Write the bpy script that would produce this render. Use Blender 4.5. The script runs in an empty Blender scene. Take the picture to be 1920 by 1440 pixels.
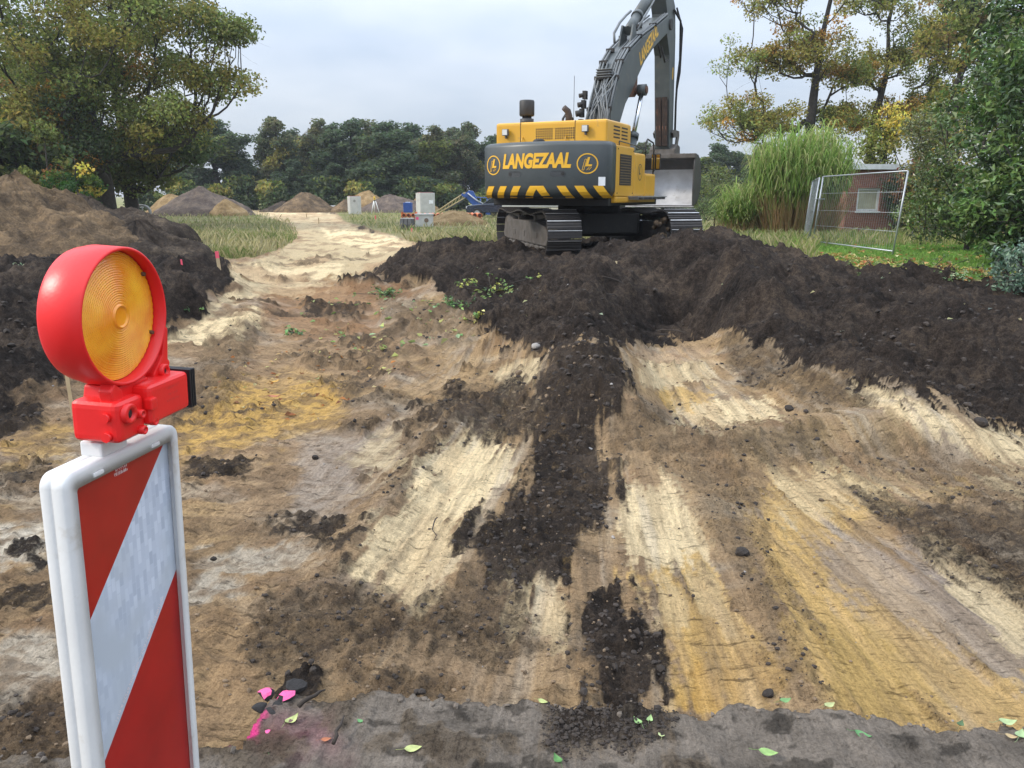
import bpy, bmesh, math, random
import numpy as np
from mathutils import Matrix, Vector, Euler

SC = bpy.context.scene
COL = SC.collection
rad = math.radians

# ------------------------------------------------------------------ camera
PITCH, FPX, EYE = rad(13.7), 1450.0, 1.6          # pitch, focal length in photo pixels, eye height
cam_d = bpy.data.cameras.new('camera'); cam = bpy.data.objects.new('camera', cam_d); COL.objects.link(cam)
cam.location = (0, 0, EYE); cam.rotation_euler = (math.pi/2 - PITCH, 0, 0)
cam_d.sensor_width = 36; cam_d.lens = 36*FPX/1920; cam_d.clip_start = .05; cam_d.clip_end = 3000
SC.camera = cam

# ------------------------------------------------------------------ world: overcast sky
SUN_EL, SUN_AZ = rad(36), rad(258)                # azimuth clockwise from +Y
W = bpy.data.worlds.new('World'); SC.world = W; W.use_nodes = True
nt = W.node_tree; nt.nodes.clear()
def wn(t, **k):
    n = nt.nodes.new(t)
    for a, b in k.items(): setattr(n, a, b)
    return n
L = nt.links.new
tc = wn('ShaderNodeTexCoord')
sep = wn('ShaderNodeSeparateXYZ'); L(tc.outputs['Generated'], sep.inputs[0])
zc = wn('ShaderNodeMath', operation='MAXIMUM'); L(sep.outputs[2], zc.inputs[0]); zc.inputs[1].default_value = 0.0
# even cloud deck: a CIE overcast sky (zenith about three times the horizon)
grad = wn('ShaderNodeMath', operation='MULTIPLY_ADD'); L(zc.outputs[0], grad.inputs[0]); grad.inputs[1].default_value = 1.75; grad.inputs[2].default_value = .365
zo = wn('ShaderNodeMath', operation='ADD'); L(zc.outputs[0], zo.inputs[0]); zo.inputs[1].default_value = .22
dx = wn('ShaderNodeMath', operation='DIVIDE'); L(sep.outputs[0], dx.inputs[0]); L(zo.outputs[0], dx.inputs[1])
dy = wn('ShaderNodeMath', operation='DIVIDE'); L(sep.outputs[1], dy.inputs[0]); L(zo.outputs[0], dy.inputs[1])
cb = wn('ShaderNodeCombineXYZ'); L(dx.outputs[0], cb.inputs[0]); L(dy.outputs[0], cb.inputs[1])
no = wn('ShaderNodeTexNoise'); no.inputs['Scale'].default_value = .9; no.inputs['Detail'].default_value = 5; no.inputs['Roughness'].default_value = .5
L(cb.outputs[0], no.inputs['Vector'])
rp = wn('ShaderNodeValToRGB'); L(no.outputs[0], rp.inputs[0])
rp.color_ramp.elements[0].position = .34; rp.color_ramp.elements[0].color = (.49, .575, .71, 1)
rp.color_ramp.elements[1].position = .68; rp.color_ramp.elements[1].color = (.77, .815, .885, 1)
mul = wn('ShaderNodeVectorMath', operation='SCALE'); L(rp.outputs[0], mul.inputs[0]); L(grad.outputs[0], mul.inputs['Scale'])
bg1 = wn('ShaderNodeBackground'); L(mul.outputs[0], bg1.inputs[0]); bg1.inputs[1].default_value = 1.0
sky = wn('ShaderNodeTexSky'); sky.sky_type = 'NISHITA'; sky.sun_disc = False
sky.sun_elevation = SUN_EL; sky.sun_rotation = SUN_AZ
bg2 = wn('ShaderNodeBackground'); L(sky.outputs[0], bg2.inputs[0]); bg2.inputs[1].default_value = .10
mx = wn('ShaderNodeMixShader'); mx.inputs[0].default_value = .10; L(bg1.outputs[0], mx.inputs[1]); L(bg2.outputs[0], mx.inputs[2])
out = wn('ShaderNodeOutputWorld'); L(mx.outputs[0], out.inputs[0])

sd = bpy.data.lights.new('sun', 'SUN'); sd.energy = 1.5; sd.angle = rad(12); sd.color = (1, .93, .82)
sun = bpy.data.objects.new('sun', sd); COL.objects.link(sun)
sdir = Vector((math.sin(SUN_AZ)*math.cos(SUN_EL), math.cos(SUN_AZ)*math.cos(SUN_EL), math.sin(SUN_EL)))
sun.rotation_euler = sdir.to_track_quat('Z', 'Y').to_euler(); sun.location = (0, 0, 30)
SC.view_settings.view_transform = 'Standard'; SC.view_settings.look = 'None'
SC.view_settings.exposure = 1.0; SC.view_settings.gamma = 1.0
SC.render.engine = 'CYCLES'; SC.cycles.use_denoising = True; SC.cycles.max_bounces = 6; SC.cycles.transparent_max_bounces = 8

# ------------------------------------------------------------------ helpers
sP, cP = math.sin(PITCH), math.cos(PITCH)
def ray(u, v):
    a = (720-v)/FPX
    return (u-960)/FPX, cP+a*sP, -sP+a*cP
def atz(u, v, z):                                  # photo pixel on the level z
    d = ray(u, v); t = (z-EYE)/d[2]; return Vector((d[0]*t, d[1]*t, z))
def aty(u, v, Y):                                  # photo pixel at distance Y
    d = ray(u, v); t = Y/d[1]; return Vector((d[0]*t, Y, EYE+d[2]*t))
def project(x, y, z):
    zz = z-EYE; D = np.maximum(y*cP-zz*sP, .05)
    return 960+FPX*x/D, 720-FPX*(y*sP+zz*cP)/D

_rng = np.random.default_rng(7)
_T = _rng.random((16, 256, 256)).astype(np.float32)
def vnoise(x, y, seed=0):
    x = np.asarray(x, np.float64)+seed*17.31; y = np.asarray(y, np.float64)+seed*9.77
    xi = np.floor(x); yi = np.floor(y); fx = x-xi; fy = y-yi
    fx = fx*fx*(3-2*fx); fy = fy*fy*(3-2*fy)
    xi = xi.astype(np.int64); yi = yi.astype(np.int64); t = _T[seed % 16]
    x0 = xi & 255; x1 = (xi+1) & 255; y0 = yi & 255; y1 = (yi+1) & 255
    return (t[x0, y0]*(1-fx)+t[x1, y0]*fx)*(1-fy)+(t[x0, y1]*(1-fx)+t[x1, y1]*fx)*fy
def fbm(x, y, seed=0, oct=4, gain=.5):
    s = 0; a = 1; n = 0; f = 1
    for o in range(oct):
        s = s+a*vnoise(x*f, y*f, seed+o); n += a; a *= gain; f *= 2.03
    return s/n
def smooth(a, b, x):
    t = np.clip((x-a)/(b-a), 0, 1); return t*t*(3-2*t)

def fast_mesh(name, V, F, col=None, extra=None, smooth_=True):
    V = np.ascontiguousarray(V, np.float32); F = np.ascontiguousarray(F, np.int32)
    me = bpy.data.meshes.new(name); k = F.shape[1]; n = len(F)
    me.vertices.add(len(V)); me.vertices.foreach_set('co', V.ravel())
    me.loops.add(n*k); me.loops.foreach_set('vertex_index', F.ravel())
    me.polygons.add(n); me.polygons.foreach_set('loop_start', np.arange(0, n*k, k, dtype=np.int32))
    me.polygons.foreach_set('use_smooth', np.full(n, smooth_, bool))
    me.update(calc_edges=True)
    if col is not None:
        a = me.attributes.new('Col', 'FLOAT_COLOR', 'POINT')
        c = np.ones((len(V), 4), np.float32); c[:, :3] = col; a.data.foreach_set('color', c.ravel())
    for k2, v in (extra or {}).items():
        a = me.attributes.new(k2, 'FLOAT', 'POINT'); a.data.foreach_set('value', np.ascontiguousarray(v, np.float32))
    return me
def link(name, me, mat=None, parent=None):
    o = bpy.data.objects.new(name, me); COL.objects.link(o)
    if mat is not None and me is not None and not me.materials: me.materials.append(mat)
    if parent: o.parent = parent
    return o
def tag(o, label=None, cat=None, group=None, kind=None):
    if label: o['label'] = label
    if cat: o['category'] = cat
    if group: o['group'] = group
    if kind: o['kind'] = kind
    return o
def thing(name, label, cat, loc=(0, 0, 0), rot=(0, 0, 0), group=None):
    o = bpy.data.objects.new(name, None); COL.objects.link(o); o.empty_display_size = .2
    o.location = loc; o.rotation_euler = rot
    return tag(o, label, cat, group)
def copy_tree(o, parent=None):
    c = o.copy(); COL.objects.link(c); c.parent = parent
    for ch in list(o.children): copy_tree(ch, c)
    return c

class MB:
    """collects shapes into one mesh"""
    def __init__(s): s.v = []; s.f = []; s.sm = []
    def add(s, v, f, m=None, sm=False):
        o = len(s.v)
        for p in v:
            p = Vector(p); s.v.append(tuple(m @ p if m else p))
        for q in f: s.f.append([i+o for i in q]); s.sm.append(sm)
        return s
    def box(s, x0, x1, y0, y1, z0, z1, m=None):
        v = [(x, y, z) for z in (z0, z1) for y in (y0, y1) for x in (x0, x1)]
        return s.add(v, [(0, 2, 3, 1), (4, 5, 7, 6), (0, 1, 5, 4), (2, 6, 7, 3), (0, 4, 6, 2), (1, 3, 7, 5)], m)
    def prism(s, pts, a0, a1, axis='x', m=None, sm=False):
        """extrude a closed outline; axis x: pts are (y,z); y: (x,z); z: (x,y)"""
        n = len(pts); v = []
        for a in (a0, a1):
            for p, q in pts: v.append({'x': (a, p, q), 'y': (p, a, q), 'z': (p, q, a)}[axis])
        s.add(v, [list(range(n))[::-1], list(range(n, 2*n))], m, False)
        o = len(s.v)-2*n
        for i in range(n):
            j = (i+1) % n; s.f.append([o+i, o+j, o+n+j, o+n+i]); s.sm.append(sm)
        return s
    def tube(s, pts, r, n=8, caps=True, m=None):
        pts = [Vector(p) for p in pts]; rs = r if isinstance(r, (list, tuple)) else [r]*len(pts)
        v = []; prev = None
        for i, p in enumerate(pts):
            d = (pts[min(i+1, len(pts)-1)]-pts[max(i-1, 0)])
            if d.length < 1e-9: d = Vector((0, 0, 1))
            d.normalize()
            if prev is None:
                a = d.orthogonal().normalized()
            else:
                a = (prev-d*prev.dot(d))
                a = a.normalized() if a.length > 1e-6 else d.orthogonal().normalized()
            prev = a; b = d.cross(a)
            for k in range(n):
                t = 2*math.pi*k/n; v.append(p+(a*math.cos(t)+b*math.sin(t))*rs[i])
        f = []
        for i in range(len(pts)-1):
            for k in range(n):
                k2 = (k+1) % n; f.append((i*n+k, i*n+k2, (i+1)*n+k2, (i+1)*n+k))
        s.add(v, f, m, True)
        if caps:
            o = len(s.v)-len(v)
            s.f.append([o+k for k in range(n)][::-1]); s.sm.append(False)
            s.f.append([o+(len(pts)-1)*n+k for k in range(n)]); s.sm.append(False)
        return s
    def cyl(s, p0, p1, r, n=16, m=None): return s.tube([p0, p1], r, n, True, m)
    def lathe(s, prof, n=32, m=None, sm=True):
        """prof: (radius, height) along z"""
        v = []
        for rr, h in prof:
            for k in range(n):
                t = 2*math.pi*k/n; v.append((rr*math.cos(t), rr*math.sin(t), h))
        f = []
        for i in range(len(prof)-1):
            for k in range(n):
                k2 = (k+1) % n; f.append((i*n+k, i*n+k2, (i+1)*n+k2, (i+1)*n+k))
        return s.add(v, f, m, sm)
    def build(s, name, mat, parent=None, bevel=0, seg=2, loc=None, rot=None, smooth=None):
        me = bpy.data.meshes.new(name); me.from_pydata(s.v, [], s.f); me.update()
        for p, q in zip(me.polygons, s.sm): p.use_smooth = q if smooth is None else smooth
        bm = bmesh.new(); bm.from_mesh(me)
        bmesh.ops.recalc_face_normals(bm, faces=bm.faces)
        if bevel:
            es = [e for e in bm.edges if len(e.link_faces) == 2 and e.calc_face_angle(0) > .6]
            bmesh.ops.bevel(bm, geom=es, offset=bevel, segments=seg, affect='EDGES', profile=.6, clamp_overlap=True)
        bm.to_mesh(me); bm.free()
        o = link(name, me, mat, parent)
        if loc is not None: o.location = loc
        if rot is not None: o.rotation_euler = rot
        return o

# ------------------------------------------------------------------ materials
MATS = {}
def mat(name, col, rough=.6, metal=0., var=.12, vs=6., dirt=None, dirt_amt=.4, dirt_scale=5., bump=0., bs=40., spec=.5, coat=0.):
    if name in MATS: return MATS[name]
    m = bpy.data.materials.new(name); m.use_nodes = True; t = m.node_tree; N = t.nodes; K = t.links.new
    b = N['Principled BSDF']; b.inputs['Roughness'].default_value = rough; b.inputs['Metallic'].default_value = metal
    b.inputs['Specular IOR Level'].default_value = spec
    if coat: b.inputs['Coat Weight'].default_value = coat; b.inputs['Coat Roughness'].default_value = .15
    tc = N.new('ShaderNodeTexCoord')
    n1 = N.new('ShaderNodeTexNoise'); n1.inputs['Scale'].default_value = vs; n1.inputs['Detail'].default_value = 5; K(tc.outputs['Object'], n1.inputs['Vector'])
    mr = N.new('ShaderNodeMapRange'); K(n1.outputs[0], mr.inputs[0]); mr.inputs[1].default_value = .3; mr.inputs[2].default_value = .7
    mr.inputs[3].default_value = 1-var; mr.inputs[4].default_value = 1+var
    sc = N.new('ShaderNodeVectorMath'); sc.operation = 'SCALE'; sc.inputs[0].default_value = col[:3]; K(mr.outputs[0], sc.inputs['Scale'])
    res = sc.outputs[0]
    if dirt:
        n2 = N.new('ShaderNodeTexNoise'); n2.inputs['Scale'].default_value = dirt_scale; n2.inputs['Detail'].default_value = 8; n2.inputs['Roughness'].default_value = .65
        K(tc.outputs['Object'], n2.inputs['Vector'])
        m2 = N.new('ShaderNodeMapRange'); K(n2.outputs[0], m2.inputs[0]); m2.inputs[1].default_value = .75-dirt_amt*.5; m2.inputs[2].default_value = .85-dirt_amt*.2
        mxx = N.new('ShaderNodeMix'); mxx.data_type = 'RGBA'; K(m2.outputs[0], mxx.inputs[0]); K(res, mxx.inputs[6]); mxx.inputs[7].default_value = (*dirt, 1)
        res = mxx.outputs[2]
    K(res, b.inputs['Base Color'])
    if bump:
        n3 = N.new('ShaderNodeTexNoise'); n3.inputs['Scale'].default_value = bs; n3.inputs['Detail'].default_value = 6; K(tc.outputs['Object'], n3.inputs['Vector'])
        bp = N.new('ShaderNodeBump'); bp.inputs['Strength'].default_value = bump; bp.inputs['Distance'].default_value = .02; K(n3.outputs[0], bp.inputs['Height']); K(bp.outputs[0], b.inputs['Normal'])
    MATS[name] = m; return m
def leafmat(name, trans=.35, rough=.55, spec=.3):
    if name in MATS: return MATS[name]
    m = bpy.data.materials.new(name); m.use_nodes = True; t = m.node_tree; N = t.nodes; K = t.links.new
    b = N['Principled BSDF']; b.inputs['Roughness'].default_value = rough; b.inputs['Specular IOR Level'].default_value = spec
    at = N.new('ShaderNodeAttribute'); at.attribute_name = 'Col'; K(at.outputs['Color'], b.inputs['Base Color'])
    tr = N.new('ShaderNodeBsdfTranslucent'); K(at.outputs['Color'], tr.inputs[0])
    mx = N.new('ShaderNodeMixShader'); mx.inputs[0].default_value = trans
    K(b.outputs[0], mx.inputs[1]); K(tr.outputs[0], mx.inputs[2]); K(mx.outputs[0], N['Material Output'].inputs[0])
    MATS[name] = m; return m
SOIL = (.040, .031, .025)
# ------------------------------------------------------------------ the ground
# control points of the dug ground: pixel + distance, or pixel + level, or world x, y, z
ctl = []
def cy(*l):
    for u, v, Y in l: p = aty(u, v, Y); ctl.append((p.x, p.y, p.z))
def cz(*l):
    for u, v, z in l: p = atz(u, v, z); ctl.append((p.x, p.y, p.z))
for X in (-5, -3, -1.5, 0, 1.5, 3, 5):
    ctl.append((X, 2.3, -.07)); ctl.append((X, 3.0, -.12)); ctl.append((X, 4.2, -.2))
for X in (-2.6, -1.5, -.5, .5, 1.5, 2.5, 3.6): ctl.append((X, 5.6, -.28))
cz((520, 760, -.3), (620, 720, -.3), (700, 660, -.3), (560, 650, -.3), (760, 640, -.3), (640, 590, -.3), (740, 580, -.3), (450, 640, -.32), (520, 560, -.3), (600, 535, -.28), (480, 540, -.3),
   (540, 500, -.2), (640, 500, -.2), (700, 485, -.15), (600, 470, -.12), (700, 455, -.06), (520, 470, -.08), (330, 680, -.3), (400, 720, -.3), (230, 760, -.3), (100, 790, -.3), (0, 820, -.28), (850, 640, -.3), (800, 700, -.3))
# left bank
cz((0, 775, -.26), (120, 705, -.26), (220, 662, -.28), (320, 625, -.3), (380, 580, -.3), (432, 535, -.28))
cy((0, 690, 7.4), (110, 635, 8.8), (200, 600, 9.9), (290, 560, 11.2), (340, 520, 12.8), (390, 505, 14.5), (410, 500, 16))
ctl += [(-7.5, 8, .2), (-7, 10, .22), (-8, 12, .25), (-7.2, 14, .25), (-9, 16, .25), (-7, 17, .15), (-11, 10, .2), (-12, 20, .2), (-9, 22, .05), (-6.8, 20, .0), (-14, 14, .2)]
# heap in front of the excavator
cy((655, 528, 18), (690, 512, 18.2), (730, 492, 18), (770, 470, 17.8), (805, 456, 17.6), (850, 452, 17.6), (900, 464, 17.4), (945, 472, 17), (1000, 490, 16.4), (1050, 502, 16.2), (1100, 490, 15.6), (1130, 474, 15), (1180, 460, 14.8),
   (1230, 446, 14.6), (1280, 434, 14.5), (1330, 425, 14.5), (1370, 432, 14.5), (1420, 458, 14.5), (1470, 486, 14.5), (1520, 502, 14.2), (1600, 518, 13.9), (1660, 536, 13.0), (1760, 556, 12.4), (1920, 584, 11.2))
# cut bank on its left: toe, then top
cz((660, 531, -.3), (735, 538, -.3), (800, 553, -.3), (850, 585, -.3), (890, 612, -.3), (925, 648, -.3))
cz((700, 518, .0), (780, 510, .12), (825, 522, .1), (870, 548, .08), (910, 575, .06), (950, 610, .03), (1000, 560, .12), (900, 520, .22), (960, 520, .22), (1040, 530, .2), (1020, 610, .03), (980, 640, -.12), (1000, 690, -.26), (930, 700, -.28))
# scoop channel, back wall and floor
cy((1250, 605, 11.0), (1250, 560, 12.1), (1250, 510, 13.1), (1190, 560, 12.0), (1320, 560, 12.2), (1300, 610, 11.0), (1180, 610, 10.8))
cz((1250, 655, -.3), (1200, 680, -.31), (1330, 670, -.3), (1280, 720, -.32), (1250, 790, -.32), (1400, 790, -.32), (1370, 730, -.3), (1180, 760, -.3))
# ridge on its left
cy((1110, 540, 12.1), (1105, 600, 10.0), (1095, 648, 8.5), (1108, 690, 7.6), (1130, 740, 6.9))
cz((1160, 650, -.22), (1180, 700, -.27), (1040, 700, -.24), (1020, 760, -.28), (1090, 800, -.26), (1200, 840, -.24))
# ridge on its right
cy((1340, 500, 13.0), (1390, 545, 11.6), (1430, 592, 10.2), (1500, 645, 8.85), (1570, 702, 7.65), (1640, 752, 6.85), (1740, 795, 6.2))
cz((1380, 640, -.24), (1450, 700, -.27), (1530, 760, -.29), (1600, 810, -.26), (1480, 800, -.2), (1560, 790, -.18))
# right bank and shelf
cz((1500, 585, .04), (1600, 605, .04), (1700, 625, .0), (1800, 640, .0), (1920, 655, .0), (1620, 570, .12), (1750, 585, .1), (1900, 610, .08), (1500, 545, .2))
cz((1560, 665, -.2), (1650, 705, -.27), (1750, 748, -.3), (1850, 780, -.3), (1920, 805, -.3), (1700, 790, -.31), (1850, 830, -.31), (1920, 870, -.3), (1650, 870, -.27))
ctl += [(5, 7.8, -.25), (7, 8, -.1), (8.5, 8, .05), (9, 10, .1), (10, 12.5, .05), (7.6, 7, -.3), (8, 5, -.28)]
# trench at the lawn edge, lawn
ctl += [(6.6, 14.9, .0), (7.6, 14.4, -.12), (8.8, 14.2, -.12), (10, 13.8, -.1), (11.5, 13.2, -.05)]
ctl += [(7.2, 15.9, .2), (8.5, 15.6, .2), (10, 15.2, .2), (11.6, 14.8, .2), (13.5, 14.2, .2), (6.0, 16.5, .2), (8, 19, .2), (12, 18, .2), (15, 18, .2), (9, 24, .2), (14, 24, .2), (16, 12, .2), (16, 8, .15), (12, 9, .1)]
ctl += [(-3.6, 19.5, -.05), (-2.2, 20, .08), (-.6, 19, .2), (1, 18.4, .2), (3, 18, .2), (5, 17.5, .2), (0, 22, .2), (4, 22, .2), (2, 26, .15), (6, 20, .2), (-2, 24, .05), (-4, 26, 0), (6, 28, .1), (-8, 28, 0), (-14, 28, .05), (12, 30, .15)]
ctl = np.array(ctl)

GX0, GX1, GY0, GY1, GR = -17., 18., 1.4, 34., .1
gx = np.arange(GX0, GX1+1e-6, GR); gy = np.arange(GY0, GY1+1e-6, GR)
def rbf(C):
    # linear kernel, y compressed with distance so that far points spread like near ones
    def tr(x, y): s = np.log(y); return x/(y+4)*6, s*6
    ax, ay = tr(C[:, 0], C[:, 1]); n = len(C)
    R = np.hypot(ax[:, None]-ax[None], ay[:, None]-ay[None])
    A = np.zeros((n+1, n+1)); A[:n, :n] = -R-np.eye(n)*.004; A[:n, n] = 1; A[n, :n] = 1
    b = np.r_[C[:, 2], 0]; w = np.linalg.solve(A, b)
    XX, YY = np.meshgrid(gx, gy, indexing='ij'); bx, by = tr(XX, YY); z = np.full(XX.shape, w[n])
    for i in range(n): z -= w[i]*np.hypot(bx-ax[i], by-ay[i])
    return z
GZ = rbf(ctl)
for _ in range(2):
    p = np.pad(GZ, 1, mode='edge'); GZ = (p[:-2, 1:-1]+p[2:, 1:-1]+p[1:-1, :-2]+p[1:-1, 2:]+4*p[1:-1, 1:-1])/8
def add_ridge(poly, h, w, sharp=1.2):
    global GZ
    P = [on_grid(*q) for q in poly]; XX, YY = np.meshgrid(gx, gy, indexing='ij'); best = np.full(XX.shape, 9.)
    for a, b in zip(P[:-1], P[1:]):
        ex, ey = b[0]-a[0], b[1]-a[1]; t = np.clip(((XX-a[0])*ex+(YY-a[1])*ey)/(ex*ex+ey*ey+1e-9), 0, 1)
        best = np.minimum(best, np.hypot(XX-a[0]-ex*t, YY-a[1]-ey*t))
    GZ = GZ+h*np.clip(1-best/w, 0, 1)**sharp*(.65+.7*fbm(XX*1.7, YY*1.7, 5, 3))
def on_grid(u, v):
    d = ray(u, v); ts = np.geomspace(1.6, 32, 700); xs = d[0]*ts; ys = d[1]*ts; zs = EYE+d[2]*ts
    i = np.clip(((xs-GX0)/GR).astype(int), 0, len(gx)-1); j = np.clip(((ys-GY0)/GR).astype(int), 0, len(gy)-1)
    k = int(np.argmax(zs < GZ[i, j])); return xs[k], ys[k]
add_ridge([(1125, 520), (1108, 570), (1100, 630), (1098, 680), (1112, 740), (1120, 790)], .42, .75, 1.0)
add_ridge([(1360, 530), (1410, 580), (1450, 625), (1510, 668), (1580, 722), (1650, 775), (1740, 815)], .34, .75, 1.0)
add_ridge([(1200, 825), (1380, 850), (1560, 815), (1690, 800)], .16, .5)
add_ridge([(1010, 725), (890, 775), (810, 850), (740, 950), (650, 1070)], .09, .28)
add_ridge([(1170, 870), (1300, 925), (1400, 1050), (1480, 1200), (1540, 1320)], .055, .30)
add_ridge([(735, 590), (755, 650), (745, 720), (690, 790)], .10, .4); add_ridge([(510, 560), (450, 640), (400, 730)], .09, .4); add_ridge([(600, 560), (640, 545), (700, 540)], .10, .4); add_ridge([(1000, 600), (1000, 660)], .15, .6)
add_ridge([(1480, 560), (1640, 590), (1800, 600), (1920, 625)], .12, .6); add_ridge([(340, 520), (400, 505), (415, 530)], .22, .6); add_ridge([(0, 700), (110, 650), (210, 605), (300, 565)], .16, .55)
add_ridge([(1335, 450), (1362, 505), (1400, 560), (1450, 615)], .22, .8, 1.0)
def dent(u, v, dep, r):
    global GZ
    x, y = on_grid(u, v); XX, YY = np.meshgrid(gx, gy, indexing='ij'); GZ = GZ-dep*np.exp(-((XX-x)**2+(YY-y)**2)/(r*r))
dent(1250, 585, .26, 1.0); dent(1690, 575, .12, .35); dent(1760, 690, .08, .6); dent(1560, 620, .18, .8); dent(1480, 560, .14, .7); dent(1040, 545, .10, .7); dent(960, 560, .10, .8)
def strip_edge(x):                                  # far edge of the street strip we stand on
    x = np.asarray(x, float)
    pts = np.array([(-4, 1.93), (-.96, 1.95), (-.80, 1.97), (-.79, 2.2), (-.3, 2.24), (.2, 2.2), (.64, 2.13), (.7, 2.18), (1.5, 2.07), (4, 2.0)])
    return np.interp(x, pts[:, 0], pts[:, 1])+.11*(fbm(x*7, x*0, 3, 4)-.5)+.035*(vnoise(x*45, x*0, 5)-.5)
def coarse(x, y):
    x = np.asarray(x, float); y = np.asarray(y, float)
    fx = np.clip((x-GX0)/GR, 0, len(gx)-1.001); fy = np.clip((y-GY0)/GR, 0, len(gy)-1.001)
    i = fx.astype(int); j = fy.astype(int); a = fx-i; b = fy-j
    z = (GZ[i, j]*(1-a)+GZ[i+1, j]*a)*(1-b)+(GZ[i, j+1]*(1-a)+GZ[i+1, j+1]*a)*b
    out = np.maximum(np.maximum(smooth(27, 33.5, y), smooth(13, 17, np.abs(x))), 0)
    far = .06*np.sin(x*.05+1)*np.sin(y*.04)*smooth(30, 60, y)
    return z*(1-out)+far*out+0*z
def gz(x, y): return float(coarse(np.array([x]), np.array([y]))[0])
def on_ground(u, v, it=14):                          # photo pixel on the built ground
    d = ray(u, v); lo, hi = 1.5, 400.
    ts = np.geomspace(1.5, 300, 1500); xs = d[0]*ts; ys = d[1]*ts; zs = EYE+d[2]*ts
    below = zs < coarse(xs, ys); k = int(np.argmax(below)) if below.any() else len(ts)-1
    return Vector((xs[k], ys[k], gz(xs[k], ys[k])))

rows = list(np.exp(np.arange(math.log(1.45), math.log(30), .0048)))
y = rows[-1]
while y < 900: y *= 1.025; rows.append(y)
rows = [-6., -2., 0., .7, 1.1, 1.3]+rows
rows = np.array(rows); NU = 840
uu = np.linspace(-1, 1, NU); uu = np.sign(uu)*np.abs(uu)**1.12*1.08
wid = np.maximum(rows, 0)+1.15
X = wid[:, None]*uu[None, :]; Y = np.repeat(rows[:, None], NU, 1)
X[:6] *= np.linspace(4, 1, 6)[:, None]
X = X.ravel(); Y = Y.ravel()
Z = coarse(X, Y)
se = strip_edge(X); strip = smooth(.012, -.012, Y-se)
PU, PV = project(X, Y, Z); inview = (Y > 1.0)

def sdf(poly):
    """signed distance in photo pixels (negative inside), only near the polygon"""
    P = np.array(poly, float); d = np.full(X.shape, 1e3)
    m = inview & (PU > P[:, 0].min()-90) & (PU < P[:, 0].max()+90) & (PV > P[:, 1].min()-90) & (PV < P[:, 1].max()+90)
    x = PU[m]; yv = PV[m]; best = np.full(x.shape, 1e9); ins = np.zeros(x.shape, bool); n = len(P)
    for i in range(n):
        a = P[i]; b = P[(i+1) % n]; e = b-a; wx = x-a[0]; wy = yv-a[1]
        t = np.clip((wx*e[0]+wy*e[1])/max(e@e, 1e-9), 0, 1)
        best = np.minimum(best, (wx-e[0]*t)**2+(wy-e[1]*t)**2)
        c1 = (a[1] <= yv) != (b[1] <= yv)
        xi = a[0]+(yv-a[1])/(e[1] if abs(e[1]) > 1e-9 else 1e-9)*e[0]
        ins ^= c1 & (x < xi)
    s = np.sqrt(best); s[ins] *= -1; d[m] = s
    return d
# polar coordinates about the excavator: the bucket drags its streaks along these
EX, EY = 1.95, 20.12
TH = np.arctan2(X-EX, EY-Y); RR = np.hypot(X-EX, EY-Y)
WA = TH*17.0
n_streak = fbm(WA*7, RR*.55, 1, 4, .6)
n_streak2 = fbm(WA*26, RR*1.6, 4, 3, .6)
SWT = smooth(-1.6, .3, X+.06*Y)
n_big = fbm(X*1.1, Y*1.1, 6, 4)
n_mid = fbm(X*4.5, Y*4.5, 8, 4)
n_fin = fbm(X*22, Y*22, 2, 3, .6)
n_fing = fbm(WA*15+9, RR*.7, 12, 3, .65)
SWJ = SWT*(.25+.75*smooth(8.5, 5.5, Y))
jit_px = SWJ*((n_streak-.5)*70+(n_streak2-.5)*55+(n_fing-.5)*70+(n_mid-.5)*40)+(1-SWJ)*((n_mid-.5)*100+(n_streak-.5)*20)+(n_fin-.5)*34
scale_px = np.clip(5.0/np.maximum(Y, 1.5), .12, 1.5)
J = jit_px*scale_px
def zone(poly, soft=10, amt=1., j=1.):
    s = sdf(poly); sf = soft*np.clip(scale_px, .3, 1.2)
    return amt*smooth(sf, -sf, s+J*j)

tan = np.array([.40, .275, .16]); brown = np.array([.24, .162, .098]); cream = np.array([.83, .66, .40]); ochre = np.array([.62, .38, .105])
grey = np.array([.30, .25, .205]); white = np.array([.66, .59, .48]); rust = np.array([.22, .115, .055]); lav = np.array([.36, .30, .255])
C3 = np.ones((len(X), 3))*tan
def lay(w, c): 
    global C3
    w = np.clip(w, 0, 1)[:, None]; C3 = C3*(1-w)+np.asarray(c)*w
roadmix = smooth(14, 19, Y)
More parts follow.
